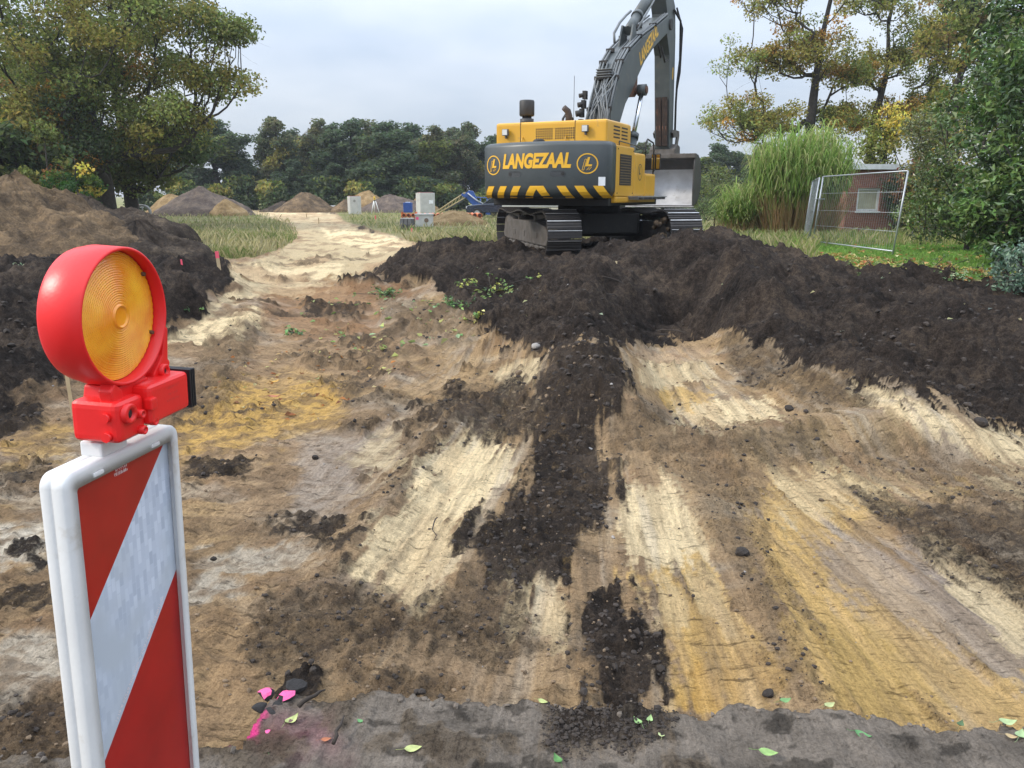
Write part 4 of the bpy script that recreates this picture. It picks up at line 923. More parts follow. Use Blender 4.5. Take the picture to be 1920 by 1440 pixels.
# arm cylinder on top of the boom
p0, p1 = Vector((0, 2.70, 5.72)), Vector((0, 5.45, 7.55)); d = (p1-p0)
MB().cyl(p0, p0+d*.28, .13, 18).cyl(p0+d*.26, p0+d*.30, .165, 18).cyl(p0+d*.29, p0+d*.80, .155, 18).cyl(p0+d*.79, p0+d*.84, .175, 18).build('arm_cylinder', m_boom, exc)
MB().cyl(p0+d*.83, p1, .075, 14).build('cylinder_rod', m_chrome, exc)
for sx in (-.17, .13): MB().prism([(2.35, 5.25), (3.0, 5.5), (2.82, 5.86), (2.62, 5.86)], sx, sx+.05, 'x').build('cylinder_lug', m_boom, bo, bevel=.01)
MB().tube([(-.2, 2.2, 5.35), (-.24, 2.25, 5.6), (-.24, 2.7, 5.95), (-.2, 3.1, 6.2), (-.15, 3.35, 6.35)], .035, 8).build('hose', m_hose, bo)
MB().tube([(.19, 2.9, 5.75), (.21, 3.5, 6.2), (.21, 4.7, 7.05)], .025, 7).build('hydraulic_pipe', m_hose, exc)
# --- stick
st = MB().prism([(5.35, 7.75), (5.62, 7.75), (6.55, 7.05), (6.74, 6.2), (7.02, 2.75), (6.90, 2.55), (6.72, 2.6), (6.58, 2.9), (6.12, 5.6), (5.72, 6.15), (5.66, 6.7), (5.2, 7.4)], -.24, .24, 'x').build('stick', m_boom, exc, bevel=.02)
MB().cyl((-.36, 5.78, 6.40), (.36, 5.78, 6.40), .16, 18).build('stick_pivot_pin', m_black, exc)
for x in (-.16, -.06, .04, .14): MB().tube([(x, 6.42, 3.55), (x, 6.56, 2.95)], .02, 6).tube([(x+.03, 6.29, 4.35), (x+.03, 6.50, 3.2)], .017, 6).build('wear_bar', m_rust, st)
for x in (-.1, .1): MB().prism([(6.28, 4.4), (6.55, 2.95), (6.52, 2.95), (6.25, 4.4)], x-.085, x+.085, 'x').build('rust_streak', mat('greasy_rust', (.035, .02, .014), .75, var=.5, dirt=(.16, .06, .025), dirt_amt=.35, dirt_scale=5), st)
MB().tube([(.28, 6.3, 6.9), (.33, 6.9, 6.7), (.33, 7.05, 5.6), (.3, 6.95, 4.9), (.28, 6.98, 4.3), (.28, 7.05, 3.3)], .035, 8).build('hose', m_black, st)
MB().tube([(.30, 6.5, 7.0), (.36, 7.05, 6.5), (.36, 7.0, 5.2), (.30, 6.95, 4.7)], .03, 8).build('hose', m_black, st)
MB().tube([(.15, 5.5, 5.75), (.2, 5.75, 5.35), (.2, 6.1, 5.45)], .03, 7).tube([(.05, 5.4, 5.9), (.05, 5.8, 5.5), (.05, 6.05, 5.7)], .03, 7).build('hose', m_black, st)
MB().box(.238, .246, 6.55, 6.62, 4.95, 5.3).build('yellow_sticker', m_yelfoil, st)
MB().cyl((-.1, 7.25, 6.1), (-.1, 7.35, 4.2), .13, 14).build('bucket_cylinder', m_boom, exc)
MB().tube([(0, 7.35, 4.2), (0, 7.35, 3.35)], .07, 10).build('cylinder_rod', m_chrome, exc)
for sx in (-.33, .27): MB().prism([(6.62, 3.35), (6.78, 3.45), (7.4, 3.45), (7.45, 3.3), (7.1, 2.6), (6.95, 2.6), (7.2, 3.25), (6.75, 3.2)], sx, sx+.06, 'x').build('bucket_link', m_dirtmetal, exc)
MB().prism([(6.55, 2.62), (7.3, 2.62), (7.25, 2.95), (6.9, 3.02), (6.6, 2.85)], -.42, .42, 'x').build('quick_coupler', m_dirtmetal, exc, bevel=.02)
# --- bucket: wide grading bucket, mouth towards the machine
prof = [(6.62, 2.66), (6.95, 2.68), (7.25, 2.55), (7.47, 2.25), (7.55, 1.9), (7.48, 1.55), (7.28, 1.27), (6.98, 1.12), (6.58, 1.06)]
inn = [(y_-.0, z_) for y_, z_ in along(prof, .035)][::-1]
BWd = 1.10
bk = MB().prism(prof+[(a, b_) for a, b_ in along(prof, -.03)][::-1], -BWd, BWd, 'x').build('bucket_shell', m_bkt, exc)
lin = along(prof, -.034)
MB().add([(x, a, b_) for x in (-BWd+.04, BWd-.04) for a, b_ in lin[3:]], [(i, i+1, len(lin)-3+i+1, len(lin)-3+i) for i in range(len(lin)-4)], None, True).build('bucket_lining', m_steel, bk)
for sx in (-BWd, BWd-.035):
    MB().prism(prof+[(6.50, 1.6), (6.52, 2.3)], sx, sx+.035, 'x').build('side_plate', m_bkt, bk)
MB().box(-BWd-.02, BWd+.02, 6.50, 6.72, 2.56, 2.70).build('lip_beam', m_dirtmetal, bk, bevel=.02)
MB().box(-BWd-.02, BWd+.02, 6.44, 6.70, 1.035, 1.07).build('cutting_edge', m_pol, bk)
# ------------------------------------------------------------------ vegetation
m_bark = mat('bark', (.040, .034, .028), .9, var=.35, vs=9, bump=.6, bs=14)
m_leaf = leafmat('leaves', .45); m_leafg = leafmat('glossy_leaves', .25, .32, .5); m_grassm = leafmat('grass_blades', .4, .7, .2)
GRN, DGR, OLV, ORG, YEL, BRN, PGR = (.165, .195, .050), (.085, .120, .045), (.27, .245, .06), (.46, .27, .065), (.60, .50, .10), (.30, .21, .085), (.27, .31, .09)
def leaf_cloud(C, nper, rxy, rz, size, cols, rng, up=.35, asp=.62, droop=0., jitter=.28):
    """leaf quads spread round cluster centres; cols = one colour per cluster"""
    n = len(C)*nper; ci = np.repeat(np.arange(len(C)), nper)
    d = rng.normal(0, 1, (n, 3)); d /= np.linalg.norm(d, axis=1)[:, None]; r = rng.random(n)**.45
    P = C[ci]+d*r[:, None]*np.array([rxy, rxy, rz])*(.7+.6*rng.random(len(C)))[ci][:, None]
    P[:, 2] -= droop*r*rng.random(n)
    nr_ = rng.normal(0, 1, (n, 3)); nr_[:, 2] += up*2; nr_ += d*.5; nr_ /= np.linalg.norm(nr_, axis=1)[:, None]
    a = np.cross(nr_, rng.normal(0, 1, (n, 3))); a /= np.linalg.norm(a, axis=1)[:, None]; b_ = np.cross(nr_, a)
    L_ = size*(.6+.8*rng.random(n)); wv = L_*asp
    a *= (L_/2)[:, None]; b_ *= (wv/2)[:, None]; fold = nr_*(L_*.10)[:, None]
    V = np.stack([P+a-fold, P+b_*1.0+a*.12+fold, P-a-fold, P-b_+a*.12+fold], 1).reshape(-1, 3)
    F = np.arange(4*n).reshape(n, 4)
    k = cols[ci]*(1+jitter*rng.normal(0, 1, n))[:, None]*(1+.08*rng.normal(0, 1, (n, 3)))
    return V, F, np.repeat(np.clip(k, .006, .9), 4, 0)
def ell_points(blobs, rng, shell=.55):
    out = []
    for cx, cy_, cz_, rx, ry, rz, n in blobs:
        d = rng.normal(0, 1, (n, 3)); d /= np.linalg.norm(d, axis=1)[:, None]; r = shell+(1-shell)*rng.random(n)
        out.append(np.array([cx, cy_, cz_])+d*r[:, None]*np.array([rx, ry, rz]))
    return np.concatenate(out)
def skeleton(trunk, C, rng, rt, sides=6, sag=.12, minr=.012):
    """trunk polyline plus branches: each cluster hangs on the nearest node that lies nearer the trunk"""
    nodes = [Vector(p) for p in trunk]; par = [-1]+list(range(len(trunk)-1)); tip = []
    ax = np.array([[t_[0], t_[1]] for t_ in trunk]); az = np.array([t_[2] for t_ in trunk])
    hd_ = [math.hypot(c[0]-np.interp(c[2], az, ax[:, 0]), c[1]-np.interp(c[2], az, ax[:, 1])) for c in C]
    for i in np.argsort(hd_):
        c = Vector(C[i]); A = np.array([tuple(q) for q in nodes])
        d = np.linalg.norm(A-np.array(c), axis=1)+np.maximum(0, A[:, 2]-c.z+.25*hd_[i])*1.6; d[0] += 3
        k = int(np.argmin(d)); p = nodes[k]; L_ = (c-p).length; nseg = max(2, min(5, int(L_/.7)+1)); last = k
        side = Vector(rng.normal(0, 1, 3)); 
        for s_ in range(1, nseg+1):
            tt = s_/nseg; q = p.lerp(c, tt)+side*(.09*L_*math.sin(math.pi*tt))+Vector((0, 0, -sag*L_*math.sin(math.pi*tt)))
            nodes.append(q); par.append(last); last = len(nodes)-1
        tip.append(last)
    n = len(nodes); load = np.zeros(n)
    for i in tip: load[i] += 1
    for i in range(n-1, 0, -1): load[par[i]] += load[i]
    tot = max(load[0], 1); rad_ = np.maximum(minr, rt*(np.maximum(load, .5)/tot)**.52)
    for i in range(len(trunk)): rad_[i] = max(rad_[i], rt*(1-.8*i/(len(trunk)-1)))
    V = []; F = []; o = 0; ang_ = [2*math.pi*k/sides for k in range(sides)]
    for i in range(1, n):
        p, q = nodes[par[i]], nodes[i]; d = q-p
        if d.length < 1e-5: continue
        d.normalize(); a = d.orthogonal().normalized(); b_ = d.cross(a)
        for c, r in ((p, min(rad_[par[i]], rad_[i]*1.35) if par[i] >= len(trunk)-1 or i >= len(trunk) else rad_[par[i]]), (q+d*rad_[i]*.3, rad_[i])):
            for t_ in ang_: V.append(tuple(c+(a*math.cos(t_)+b_*math.sin(t_))*r))
        for k in range(sides): k2 = (k+1) % sides; F.append((o+k, o+k2, o+sides+k2, o+sides+k))
        o += 2*sides
    return np.array(V), np.array(F), nodes
def pick_cols(C, pal, rng, scale=.35, sd=0):
    """palette per cluster, in patches"""
    w = np.array([p[1] for p in pal], float); w /= w.sum(); cum = np.cumsum(w)
    q = fbm(C[:, 0]*scale+C[:, 2]*scale*.7, C[:, 1]*scale+C[:, 2]*scale, sd, 2); q = np.argsort(np.argsort(q+.12*rng.random(len(C))))/len(C)
    return np.array([pal[int(np.searchsorted(cum, min(v_, .9999)))][0] for v_ in q])
def tree(name, label, cat, base, trunk, rt, blobs, nper, rxy, rz, size, pal, seed, group=None, shell=.55, lmat=None, droop=.0, asp=.62, bare=0, colscale=.35, up=.35):
    rng = np.random.default_rng(seed); t_ = thing(name, label, cat, base, group=group)
    C = ell_points(blobs, rng, shell); C = C[C[:, 2] > .25]
    V, F, nodes = skeleton(trunk, C, rng, rt)
    if bare:
        bv = []; bf = []
        for _ in range(bare):
            c = Vector(C[rng.integers(len(C))]); d = Vector((c.x, c.y, 0)).normalized()+Vector(rng.normal(0, .5, 3)); o = len(V)+len(bv); p = c; 
            for s_ in range(4):
                q = p+d*.45; a = Vector((.012-.002*s_, 0, 0)); bv += [tuple(p-a), tuple(p+a), tuple(q+a*.6), tuple(q-a*.6)]; bf.append((o, o+1, o+2, o+3)); o += 4; p = q; d = d+Vector(rng.normal(0, .45, 3))
        V = np.concatenate([V, np.array(bv)]); F = np.concatenate([F, np.array(bf)])
    link('trunk', fast_mesh('trunk', V, F), m_bark, t_)
    V, F, K_ = leaf_cloud(C, nper, rxy, rz, size, pick_cols(C, pal, rng, colscale, seed % 9), rng, droop=droop, asp=asp, up=up)
    link('crown', fast_mesh('crown', V, F, K_, smooth_=False), lmat or m_leaf, t_)
    return t_
def gat(u, v, Y):
    p = aty(u, v, Y); return Vector((p.x, p.y, gz(p.x, p.y)-.05))
# --- the two big oaks on the left, and trees behind them
bl = gat(205, 390, 40)
tree('oak_tree', 'big green oak with browning leaves whose thick trunk stands nearer the earth mounds', 'tree', bl,
     [(0, 0, 0), (-.1, 0, 2.2), (-.35, .1, 4.5), (-.6, .1, 7), (-.8, 0, 10), (-.9, .2, 13), (-1, 0, 16)], .42,
     [(-.5, 0, 12.5, 7.5, 6, 5.5, 70), (-3.0, -.5, 7.2, 5.0, 4.5, 3.2, 60), (2.6, -.5, 8.6, 4.6, 4, 2.6, 46), (6.0, 0, 9.6, 2.3, 2, 1.1, 14), (5.9, .3, 7.1, 2.2, 2, .8, 12), (3.2, -.8, 5.3, 2.5, 3, 1.2, 22), (-5, -1, 4.8, 3.4, 3, 1.4, 26), (-1.4, -1.8, 5.0, 2.6, 2, 1.8, 26), (.4, -1.6, 6.8, 2.4, 1.5, 1.6, 22), (1.0, -1.6, 3.9, 1.6, 1, .9, 10)], 230, 1.05, .65, .175,
     [(GRN, 4), (PGR, 2), (OLV, 2.6), (ORG, .22), (DGR, .6)], 11, 'oaks behind the earth mounds', shell=.35, bare=14)
bl2 = gat(248, 392, 44)
tree('oak_tree', 'second oak with low hanging brownish foliage, its trunk beside the thick oak', 'tree', bl2,
     [(0, 0, 0), (.0, 0, 2.2), (-.1, .1, 4.5), (-.2, .1, 7), (0, 0, 10), (.2, .2, 13)], .38,
     [(.3, 0, 9, 4.0, 4, 4.5, 40), (2.2, -.4, 4.0, 2.7, 2.6, 1.7, 44), (-1.5, -.5, 4.0, 2.0, 2, 1.5, 20), (.6, -.6, 2.7, 1.6, 1.5, .7, 14)], 220, 1.0, .65, .18, [(GRN, 3), (OLV, 2.4), (BRN, .6), (ORG, .15), (DGR, 1.6)], 12, 'oaks behind the earth mounds', shell=.3, bare=6)
for i, (u, Y_, h_, w_, pal, lab) in enumerate(((60, 58, 13, 4.6, [(DGR, 3), (GRN, 2), (OLV, 1)], 'dark green tree standing deep behind the left oaks'), (-40, 50, 15, 5.5, [(GRN, 3), (OLV, 2), (ORG, .3)], 'tall leafy tree at the outer side of the left oaks'), (10, 36, 5.5, 3.2, [(OLV, 2), (GRN, 2), (BRN, .6), (DGR, 2)], 'low olive brown tree beside the tallest brown mound'), (150, 52, 8.5, 3.8, [(DGR, 3), (GRN, 2)], 'shaded round tree seen between the two oak trunks and the mound'))):
    b_ = gat(u, 392, Y_)
    tree('leafy_tree', lab, 'tree', b_, [(0, 0, 0), (.1, 0, h_*.3), (0, .1, h_*.6), (.1, 0, h_*.9)], .22, [(0, 0, h_*.58, w_, w_*.9, h_*.40, 60), (0, 0, h_*.3, w_*.8, w_*.7, h_*.2, 20)], 110, 1.0, .7, .30, pal, 30+i, 'trees behind the oaks', shell=.4)
b_ = gat(150, 396, 31)
tree('maple_tree', 'small maple with yellow shoot tips in front of the oaks', 'tree', b_, [(0, 0, 0), (.05, 0, 1), (0, 0, 2), (.05, 0, 3.2)], .06, [(0, 0, 1.7, 1.25, 1.1, 1.0, 40)], 60, .34, .26, .15, [((.035, .085, .018), 6), ((.08, .12, .02), 2), (YEL, 2.0)], 44, shell=.4, colscale=2.5, bare=0)
b_ = gat(100, 396, 34)
tree('maple_tree', 'young tree with an orange brown top left of the yellow tipped maple', 'tree', b_, [(0, 0, 0), (.05, 0, 1.4), (0, 0, 2.8), (.05, 0, 4.3)], .06, [(0, 0, 2.2, 1.2, 1.1, 1.1, 26), (.05, 0, 4.2, .5, .4, .45, 8)], 60, .38, .3, .16, [(GRN, 3), (OLV, 1), ((.26, .10, .03), 1)], 45, shell=.4, colscale=.5)
# --- tree line at the end of the site
LINE = [(395, 222, 5.2, 92), (330, 268, 3.6, 98), (462, 300, 2.6, 100), (515, 214, 3.5, 92), (585, 222, 3.6, 96), (655, 222, 4.4, 92), (735, 226, 4.8, 90), (805, 236, 3.8, 94), (868, 224, 3.4, 96), (930, 250, 4, 100), (1010, 255, 4.5, 100), (1100, 250, 4.5, 102), (1200, 262, 4.5, 100), (1290, 280, 4, 98), (1352, 268, 3.8, 95), (1425, 266, 4.2, 98), (550, 290, 2.6, 88), (700, 300, 3.4, 87), (620, 300, 3, 89), (780, 300, 3, 88), (620, 230, 3.8, 99), (695, 226, 4.4, 99), (770, 231, 4.2, 98), (840, 234, 3.8, 100), (548, 240, 2.8, 99)]
names_ = ['grey green', 'dark', 'olive', 'yellowish']
protos = []
pals = [[((.085, .120, .060), 3), ((.105, .140, .070), 3), (GRN, 1)], [((.165, .17, .085), 3), ((.125, .15, .075), 3), (OLV, .6)], [((.075, .108, .054), 4), ((.092, .122, .06), 2)], [((.20, .20, .085), 1.2), ((.15, .165, .085), 2.4), (GRN, 1.6), (BRN, .3)]]
for k in range(4):
    rb = random.Random(500+k); lob = [(0, 0, 5.6, 2.3, 2.2, 3.6, 34)]
    for q in range(9):
        a = q*2.4+rb.random(); hh = 1.6+6.6*rb.random(); w_ = (2.4-1.5*abs(hh/9-.35))*(.8 if k in (1, 3) else 1.)
        lob.append((math.cos(a)*w_, math.sin(a)*w_, hh, .9+.8*rb.random(), 1.2, .8+.7*rb.random(), 9))
    lob.append((rb.uniform(-.8, .8), 0, 9.2, .9, .9, .9, 9))
    pr = tree('broadleaf_tree', 'proto', 'tree', (0, 0, -200), [(0, 0, 0), (.1, 0, 3), (-.1, 0, 6), (0, 0, 9)], .22, lob, 120, .72, .62, .30, pals[k], 60+k, shell=.3)
    protos.append(pr)
GRPL = 'tree line at the far end of the site'
LB = ['dense dark green broadleaf tree in the far tree line', 'tall narrow olive tree beside a gap of sky in the far tree line', 'very dark shaded tree low in the far tree line', 'loose yellowish green tree standing in the far tree line']
LBL = ['broad dense tree directly behind the large conical soil heap', 'low tree half hidden behind the hanging oak foliage', 'small shaded tree in the gap right of the broad dense tree', 'tall narrow olive tree rising beside the gap of sky', 'loose topped yellowish tree next to the tall narrow olive tree', 'dense rounded tree behind the pointed brown heap', 'widest dense tree above the survey tripod', 'loose olive tree above the blue container', 'narrow brownish tree just left of the excavator counterweight', 'tree behind the left end of the excavator hood', 'dark tree hidden behind the excavator engine hood', 'dense tree behind the excavator boom foot', 'narrow tree behind the excavator stick', 'dark tree directly behind the excavator bucket', 'dense tree to the right of the bucket', 'loose tree behind the low reed grass clump', 'low dark tree under the tall narrow olive tree', 'low dense tree behind the yellow sand heap', 'low dark tree behind the small gullies', 'low dark tree behind the wider concrete block', 'hazy tree seen between the loose yellowish tree and the dense rounded tree', 'hazy tree filling the line between the dense rounded tree and the widest tree', 'hazy tree filling the line right of the widest dense tree', 'hazy tree behind the loose olive tree', 'slim hazy tree behind the tall narrow olive tree']
kinds = [0, 2, 2, 1, 3, 0, 0, 3, 1, 0, 2, 0, 1, 2, 0, 3, 2, 0, 2, 2, 0, 3, 0, 1, 0]; used = set()
for i, (u, v_, hw_, Y_) in enumerate(LINE):
    k = kinds[i]; src = protos[k]
    o = src if k not in used else copy_tree(src); used.add(k)
    tp = aty(u, v_, Y_); h_ = tp.z; s_ = h_/10.2
    o.location = (tp.x, Y_, -.1); o.scale = (hw_/3.15, hw_/3.15, s_); o.rotation_euler = (0, 0, i*1.7)
    o['label'] = LBL[i]; o['group'] = GRPL
# undergrowth along their feet
ug = tree('undergrowth_bush', 'dark bush in the hedge at the foot of the far tree line', 'bush', (0, 0, 0), [(0, 0, 0), (.0, 0, .6), (0, 0, 1.4)], .05, [(0, 0, 1.2, 2.6, 1.6, 1.1, 40)], 70, .7, .5, .34, [(DGR, 4), (GRN, 1), (OLV, .6)], 77, 'hedge bushes below the tree line', shell=.4)
for i in range(22):
    u = 280+i*56+(i*37 % 23); o = ug if i == 0 else copy_tree(ug); Y_ = 84+(i*53 % 7)
    p = aty(u, 385, Y_); o.location = (p.x, Y_, -.15); s_ = .85+.5*((i*29 % 11)/11); o.scale = (s_*1.1, s_, s_*1.15); o.rotation_euler = (0, 0, i*2.1)
# --- right-hand trees
br = gat(1498, 400, 45)
PALR = [(GRN, 1.6), (OLV, 3), (ORG, 1.3), ((.30, .26, .065), 2.4), (PGR, 1.4)]
tree('oak_tree', 'open oak with bare lower limbs and orange leaves behind the pampas grass', 'tree', br, [(0, 0, 0), (.15, 0, 3), (.2, 0, 5.5), (.3, 0, 8), (.55, .1, 10.5), (.9, 0, 13), (1.2, 0, 16)], .27,
     [(-2.6, 0, 5.7, 3.3, 3, 1.35, 95), (1.4, 0, 5.9, 2.0, 2, 1.2, 34), (-2.2, 0, 9.0, 3.4, 2.6, 1.0, 56), (-.3, 0, 9.6, 2.6, 2.6, 1.7, 52), (-2.4, 0, 12.0, 2.7, 2, 1.0, 34), (1.2, 0, 13.2, 3.6, 3, 2, 44), (2.2, 0, 8.2, 2.0, 2, 1.2, 30)], 85, .58, .42, .15, PALR, 21, 'oaks on the right', shell=.05, bare=22, colscale=.6, up=.5)
br2 = gat(1622, 400, 48)
tree('oak_tree', 'taller oak with a crooked upper trunk and yellow green crown beside the open oak', 'tree', br2, [(0, 0, 0), (.0, 0, 3), (-.1, 0, 5.5), (.2, 0, 7.3), (.45, 0, 9), (.2, 0, 11), (.5, 0, 14)], .26,
     [(2.8, 0, 10.3, 2.9, 2.5, 2.5, 110), (-1.3, 0, 8.6, 1.9, 2, 1.1, 36), (.8, 0, 9.6, 2.1, 2, 1.1, 36), (1.6, 0, 6.5, 2.8, 2, 1.3, 60), (-1.0, 0, 5.8, 2.1, 2, 1.1, 36), (3.8, 0, 7.4, 2.1, 2, 1.4, 46), (-.6, 0, 12.6, 3, 3, 1.4, 50), (4.5, 0, 12, 2, 2, 2, 36)], 85, .60, .45, .15, [(PGR, 2), (OLV, 2), (GRN, 1.4), ((.30, .28, .06), 1.8), (ORG, .9)], 22, 'oaks on the right', shell=.05, bare=14, colscale=.5, up=.5)
b_ = gat(1762, 420, 38)
tree('leafy_tree', 'thin crowned brownish tree above the dark evergreen shrubs', 'tree', b_, [(0, 0, 0), (.1, 0, 3), (0, 0, 6), (.2, 0, 9), (.3, 0, 12)], .2, [(0, 0, 9.3, 2.5, 2.2, 2.6, 46), (.6, 0, 5.6, 2.6, 2, 1.6, 30), (2.5, 0, 8, 2, 2, 3, 26)], 80, .65, .45, .2, [(OLV, 1.4), (BRN, 1.0), (GRN, 2), (DGR, 2), ((.14, .12, .04), 1)], 23, shell=.25, bare=16)
b_ = gat(1642, 415, 36)
tree('birch_tree', 'young tree with bright yellow autumn leaves above the brick house', 'tree', b_, [(0, 0, 0), (.0, 0, 1.5), (.05, 0, 3), (0, 0, 5.4)], .07, [(0, 0, 4.3, 1.25, 1.2, 1.5, 52), (-.2, 0, 2.6, 1.4, 1.2, .9, 22)], 48, .42, .34, .15, [(YEL, 2.6), ((.22, .24, .05), 3), (PGR, 2)], 24, shell=.3, droop=.2)
b_ = gat(1735, 425, 30)
tree('reddish_tree', 'loose shrub with reddish brown leaves leaning over the house roof', 'shrub', b_, [(0, 0, 0), (.0, 0, 1.5), (-.1, 0, 3), (-.2, 0, 4.6)], .06, [(-.1, 0, 3.9, 1.0, 1.0, .9, 26), (0, 0, 2.4, 1.5, 1.2, 1.2, 40)], 60, .4, .32, .13, [((.25, .12, .06), 2), (OLV, 2.2), ((.17, .17, .06), 3)], 25, shell=.3)
# shrubs in front of and beside the house
SHR = [(1752, 455, 25.0, [(0, 0, 2.3, 1.7, 1.4, 1.9, 70), (.2, -.3, 1.0, 1.6, 1.2, 1.0, 30), (-.6, 0, 3.3, .8, .8, .7, 14)], [((.16, .175, .065), 4), (OLV, 1.2), (DGR, 1), (BRN, .5)], 'olive shrub hiding the right end of the brick house', .11, 64, .42),
       (1812, 462, 20.5, [(0, 0, 2.5, 1.55, 1.3, 2.3, 80), (-.5, -.2, 1.0, 1.6, 1.1, 1.0, 40), (.4, 0, 4.6, 1.0, 1, 1.0, 20)], [((.095, .145, .042), 4), ((.13, .18, .05), 2), (DGR, 1.6)], 'dark green broadleaf shrub rising from the lawn edge', .12, 70, .40),
       (1905, 480, 16.0, [(.3, .3, 3.2, 1.55, 1.3, 3.0, 120), (.8, 0, 5.6, 1.2, 1.2, 1.2, 40), (-.2, -.1, 1.2, 1.2, 1.0, 1.0, 44)], [((.085, .150, .042), 4), ((.12, .19, .05), 3), ((.06, .105, .035), 2)], 'tall glossy evergreen bush overhanging the soil bank', .155, 70, .42)]
for i, (u, v_, Y_, blobs, pal, lab, sz, npr, rx_) in enumerate(SHR):
    b_ = gat(u, v_, Y_)
    tree('evergreen_shrub', lab, 'shrub', b_, [(0, 0, 0), (.05, 0, .8), (0, 0, 1.8), (.1, 0, 3)], .07, blobs, npr, rx_, rx_*.75, sz, pal, 80+i, shell=.45, lmat=m_leafg, asp=.5, colscale=1.0)
b_ = gat(1905, 515, 13.4)
tree('low_shrub', 'low shrub with pale blue green leaves at the edge of the soil bank', 'shrub', b_, [(0, 0, 0), (0, 0, .3), (.1, 0, .8)], .03, [(.2, 0, .5, .62, .6, .55, 60)], 42, .22, .16, .085, [((.13, .20, .14), 4), ((.20, .27, .20), 2), ((.07, .12, .07), 2)], 90, shell=.4, lmat=m_leafg, asp=.55)
for i, (u, v_, Y_, s_) in enumerate(((1338, 442, 32, 1.3), (1372, 436, 33, 1.0), (1310, 438, 36, 1.5))):
    b_ = gat(u, v_, Y_)
    tree('weedy_bush', ['dull green willow bush behind the excavator bucket', 'small grey green bush next to the pampas grass', 'grey green bush partly behind the bucket'][i], 'bush', b_, [(0, 0, 0), (0, 0, .7), (.1, 0, 1.6)], .03, [(0, 0, 1.1*s_, .8*s_, .7, 1.1*s_, 44)], 70, .3, .3, .10, [((.13, .17, .08), 3), ((.17, .2, .1), 2), (GRN, 2)], 95+i, shell=.3, asp=.35)
# ivy on the house wall is built with the house
# --- pampas grass (tall ornamental grass)
def reeds(name, label, base, n, rx, ry, h0, h1, seed, width=.028):
    rng = np.random.default_rng(seed); t_ = thing(name, label, 'ornamental grass', base)
    for part, frac in (('leaf_blades', 1.), ('dry_stalks', .45)):
        m = int(n*frac); a = rng.random(m)*2*np.pi; q = np.sqrt(rng.random(m)); bx = np.cos(a)*q*rx; by = np.sin(a)*q*ry
        hh = (h0+(h1-h0)*rng.random(m))*(1-.22*q*q)*(1 if part == 'leaf_blades' else .62)
        lean = rng.normal(0, .16, (m, 2))+np.stack([np.cos(a), np.sin(a)], 1)*(q*.30)[:, None]
        dirn = rng.random(m)*2*np.pi; S = 7; Vs = []
        st = rng.random(m)*.55*hh if part == 'leaf_blades' else np.zeros(m)
        ln = np.where(part == 'leaf_blades', .9+.8*rng.random(m), 1.)
        for s_ in range(S):
            tt = s_/(S-1)
            if part == 'leaf_blades':       # leaf springs from the stalk, arches and hangs
                x = bx+lean[:, 0]*st+np.cos(dirn)*ln*(.55*tt); y_ = by+lean[:, 1]*st+np.sin(dirn)*ln*(.55*tt)
                z_ = st+.42*hh+(hh*.58)*(1.7*tt-1.35*tt*tt)*(.6+.4*ln)
            else:
                x = bx+lean[:, 0]*hh*tt; y_ = by+lean[:, 1]*hh*tt; z_ = hh*tt
            w_ = width*(1-.85*tt)*(.6 if part != 'leaf_blades' else 1.)
            px2, py2 = -np.sin(dirn)*w_, np.cos(dirn)*w_
            Vs.append(np.stack([np.stack([x-px2, y_-py2, z_], 1), np.stack([x+px2, y_+py2, z_], 1)], 1))
        V = np.stack(Vs, 1).reshape(-1, 3); o = (np.arange(m)*2*S)[:, None]; F = []
        for s_ in range(S-1): F.append(np.stack([o[:, 0]+2*s_, o[:, 0]+2*s_+1, o[:, 0]+2*s_+3, o[:, 0]+2*s_+2], 1))
        F = np.concatenate(F)
        c0 = np.array([(.25, .35, .085), (.18, .29, .065), (.36, .38, .15)])[rng.integers(0, 3, m)] if part == 'leaf_blades' else np.array([(.42, .28, .14), (.32, .21, .11), (.27, .26, .11)])[rng.integers(0, 3, m)]
        c0 = c0*(.75+.5*rng.random(m))[:, None]
        link(part, fast_mesh(part, V, F, np.repeat(c0, 2*S, 0), smooth_=True), m_grassm, t_)
    return t_
b_ = gat(1492, 432, 29.0); reeds('pampas_grass', 'tall arching pampas grass clump with brown lower stems by the fence', (b_.x, b_.y, b_.z), 3600, 1.3, 1.1, 2.4, 3.35, 5)
b_ = gat(1388, 436, 29.5); reeds('pampas_grass', 'smaller low clump of reed grass in front of the tall clump', (b_.x, b_.y, b_.z), 1100, .75, .6, 1.0, 1.9, 6, .022)
# --- grass
def blades(name, P, h0, h1, w, cols, rng, cw=None, lean=.35):
    n = len(P); a = rng.random(n)*2*np.pi; h = h0+(h1-h0)*rng.random(n)**1.6; ln = rng.normal(0, lean, (n, 2))*h[:, None]
    dx = np.stack([np.cos(a), np.sin(a)], 1)*(w*(.6+.8*rng.random(n)))[:, None]
    B1 = np.c_[P[:, :2]-dx, P[:, 2]-.02]; B2 = np.c_[P[:, :2]+dx, P[:, 2]-.02]; M_ = np.c_[P[:, :2]+ln*.4, P[:, 2]+h*.6]; T_ = np.c_[P[:, :2]+ln, P[:, 2]+h*.95]
    V = np.stack([B1, B2, M_+np.c_[dx*.6, np.zeros(n)], T_], 1).reshape(-1, 3); F = np.arange(4*n).reshape(n, 4)
    k = cols[rng.choice(len(cols), n, p=cw)]*(.7+.6*rng.random(n))[:, None]
    o = link(name, fast_mesh(name, V, F, np.repeat(k, 4, 0), smooth_=False), m_grassm); return o
rng = np.random.default_rng(99)
inx = (np.abs(PU-960) < 1250)
lw = (lawn > .6) & inx & (X < 22)
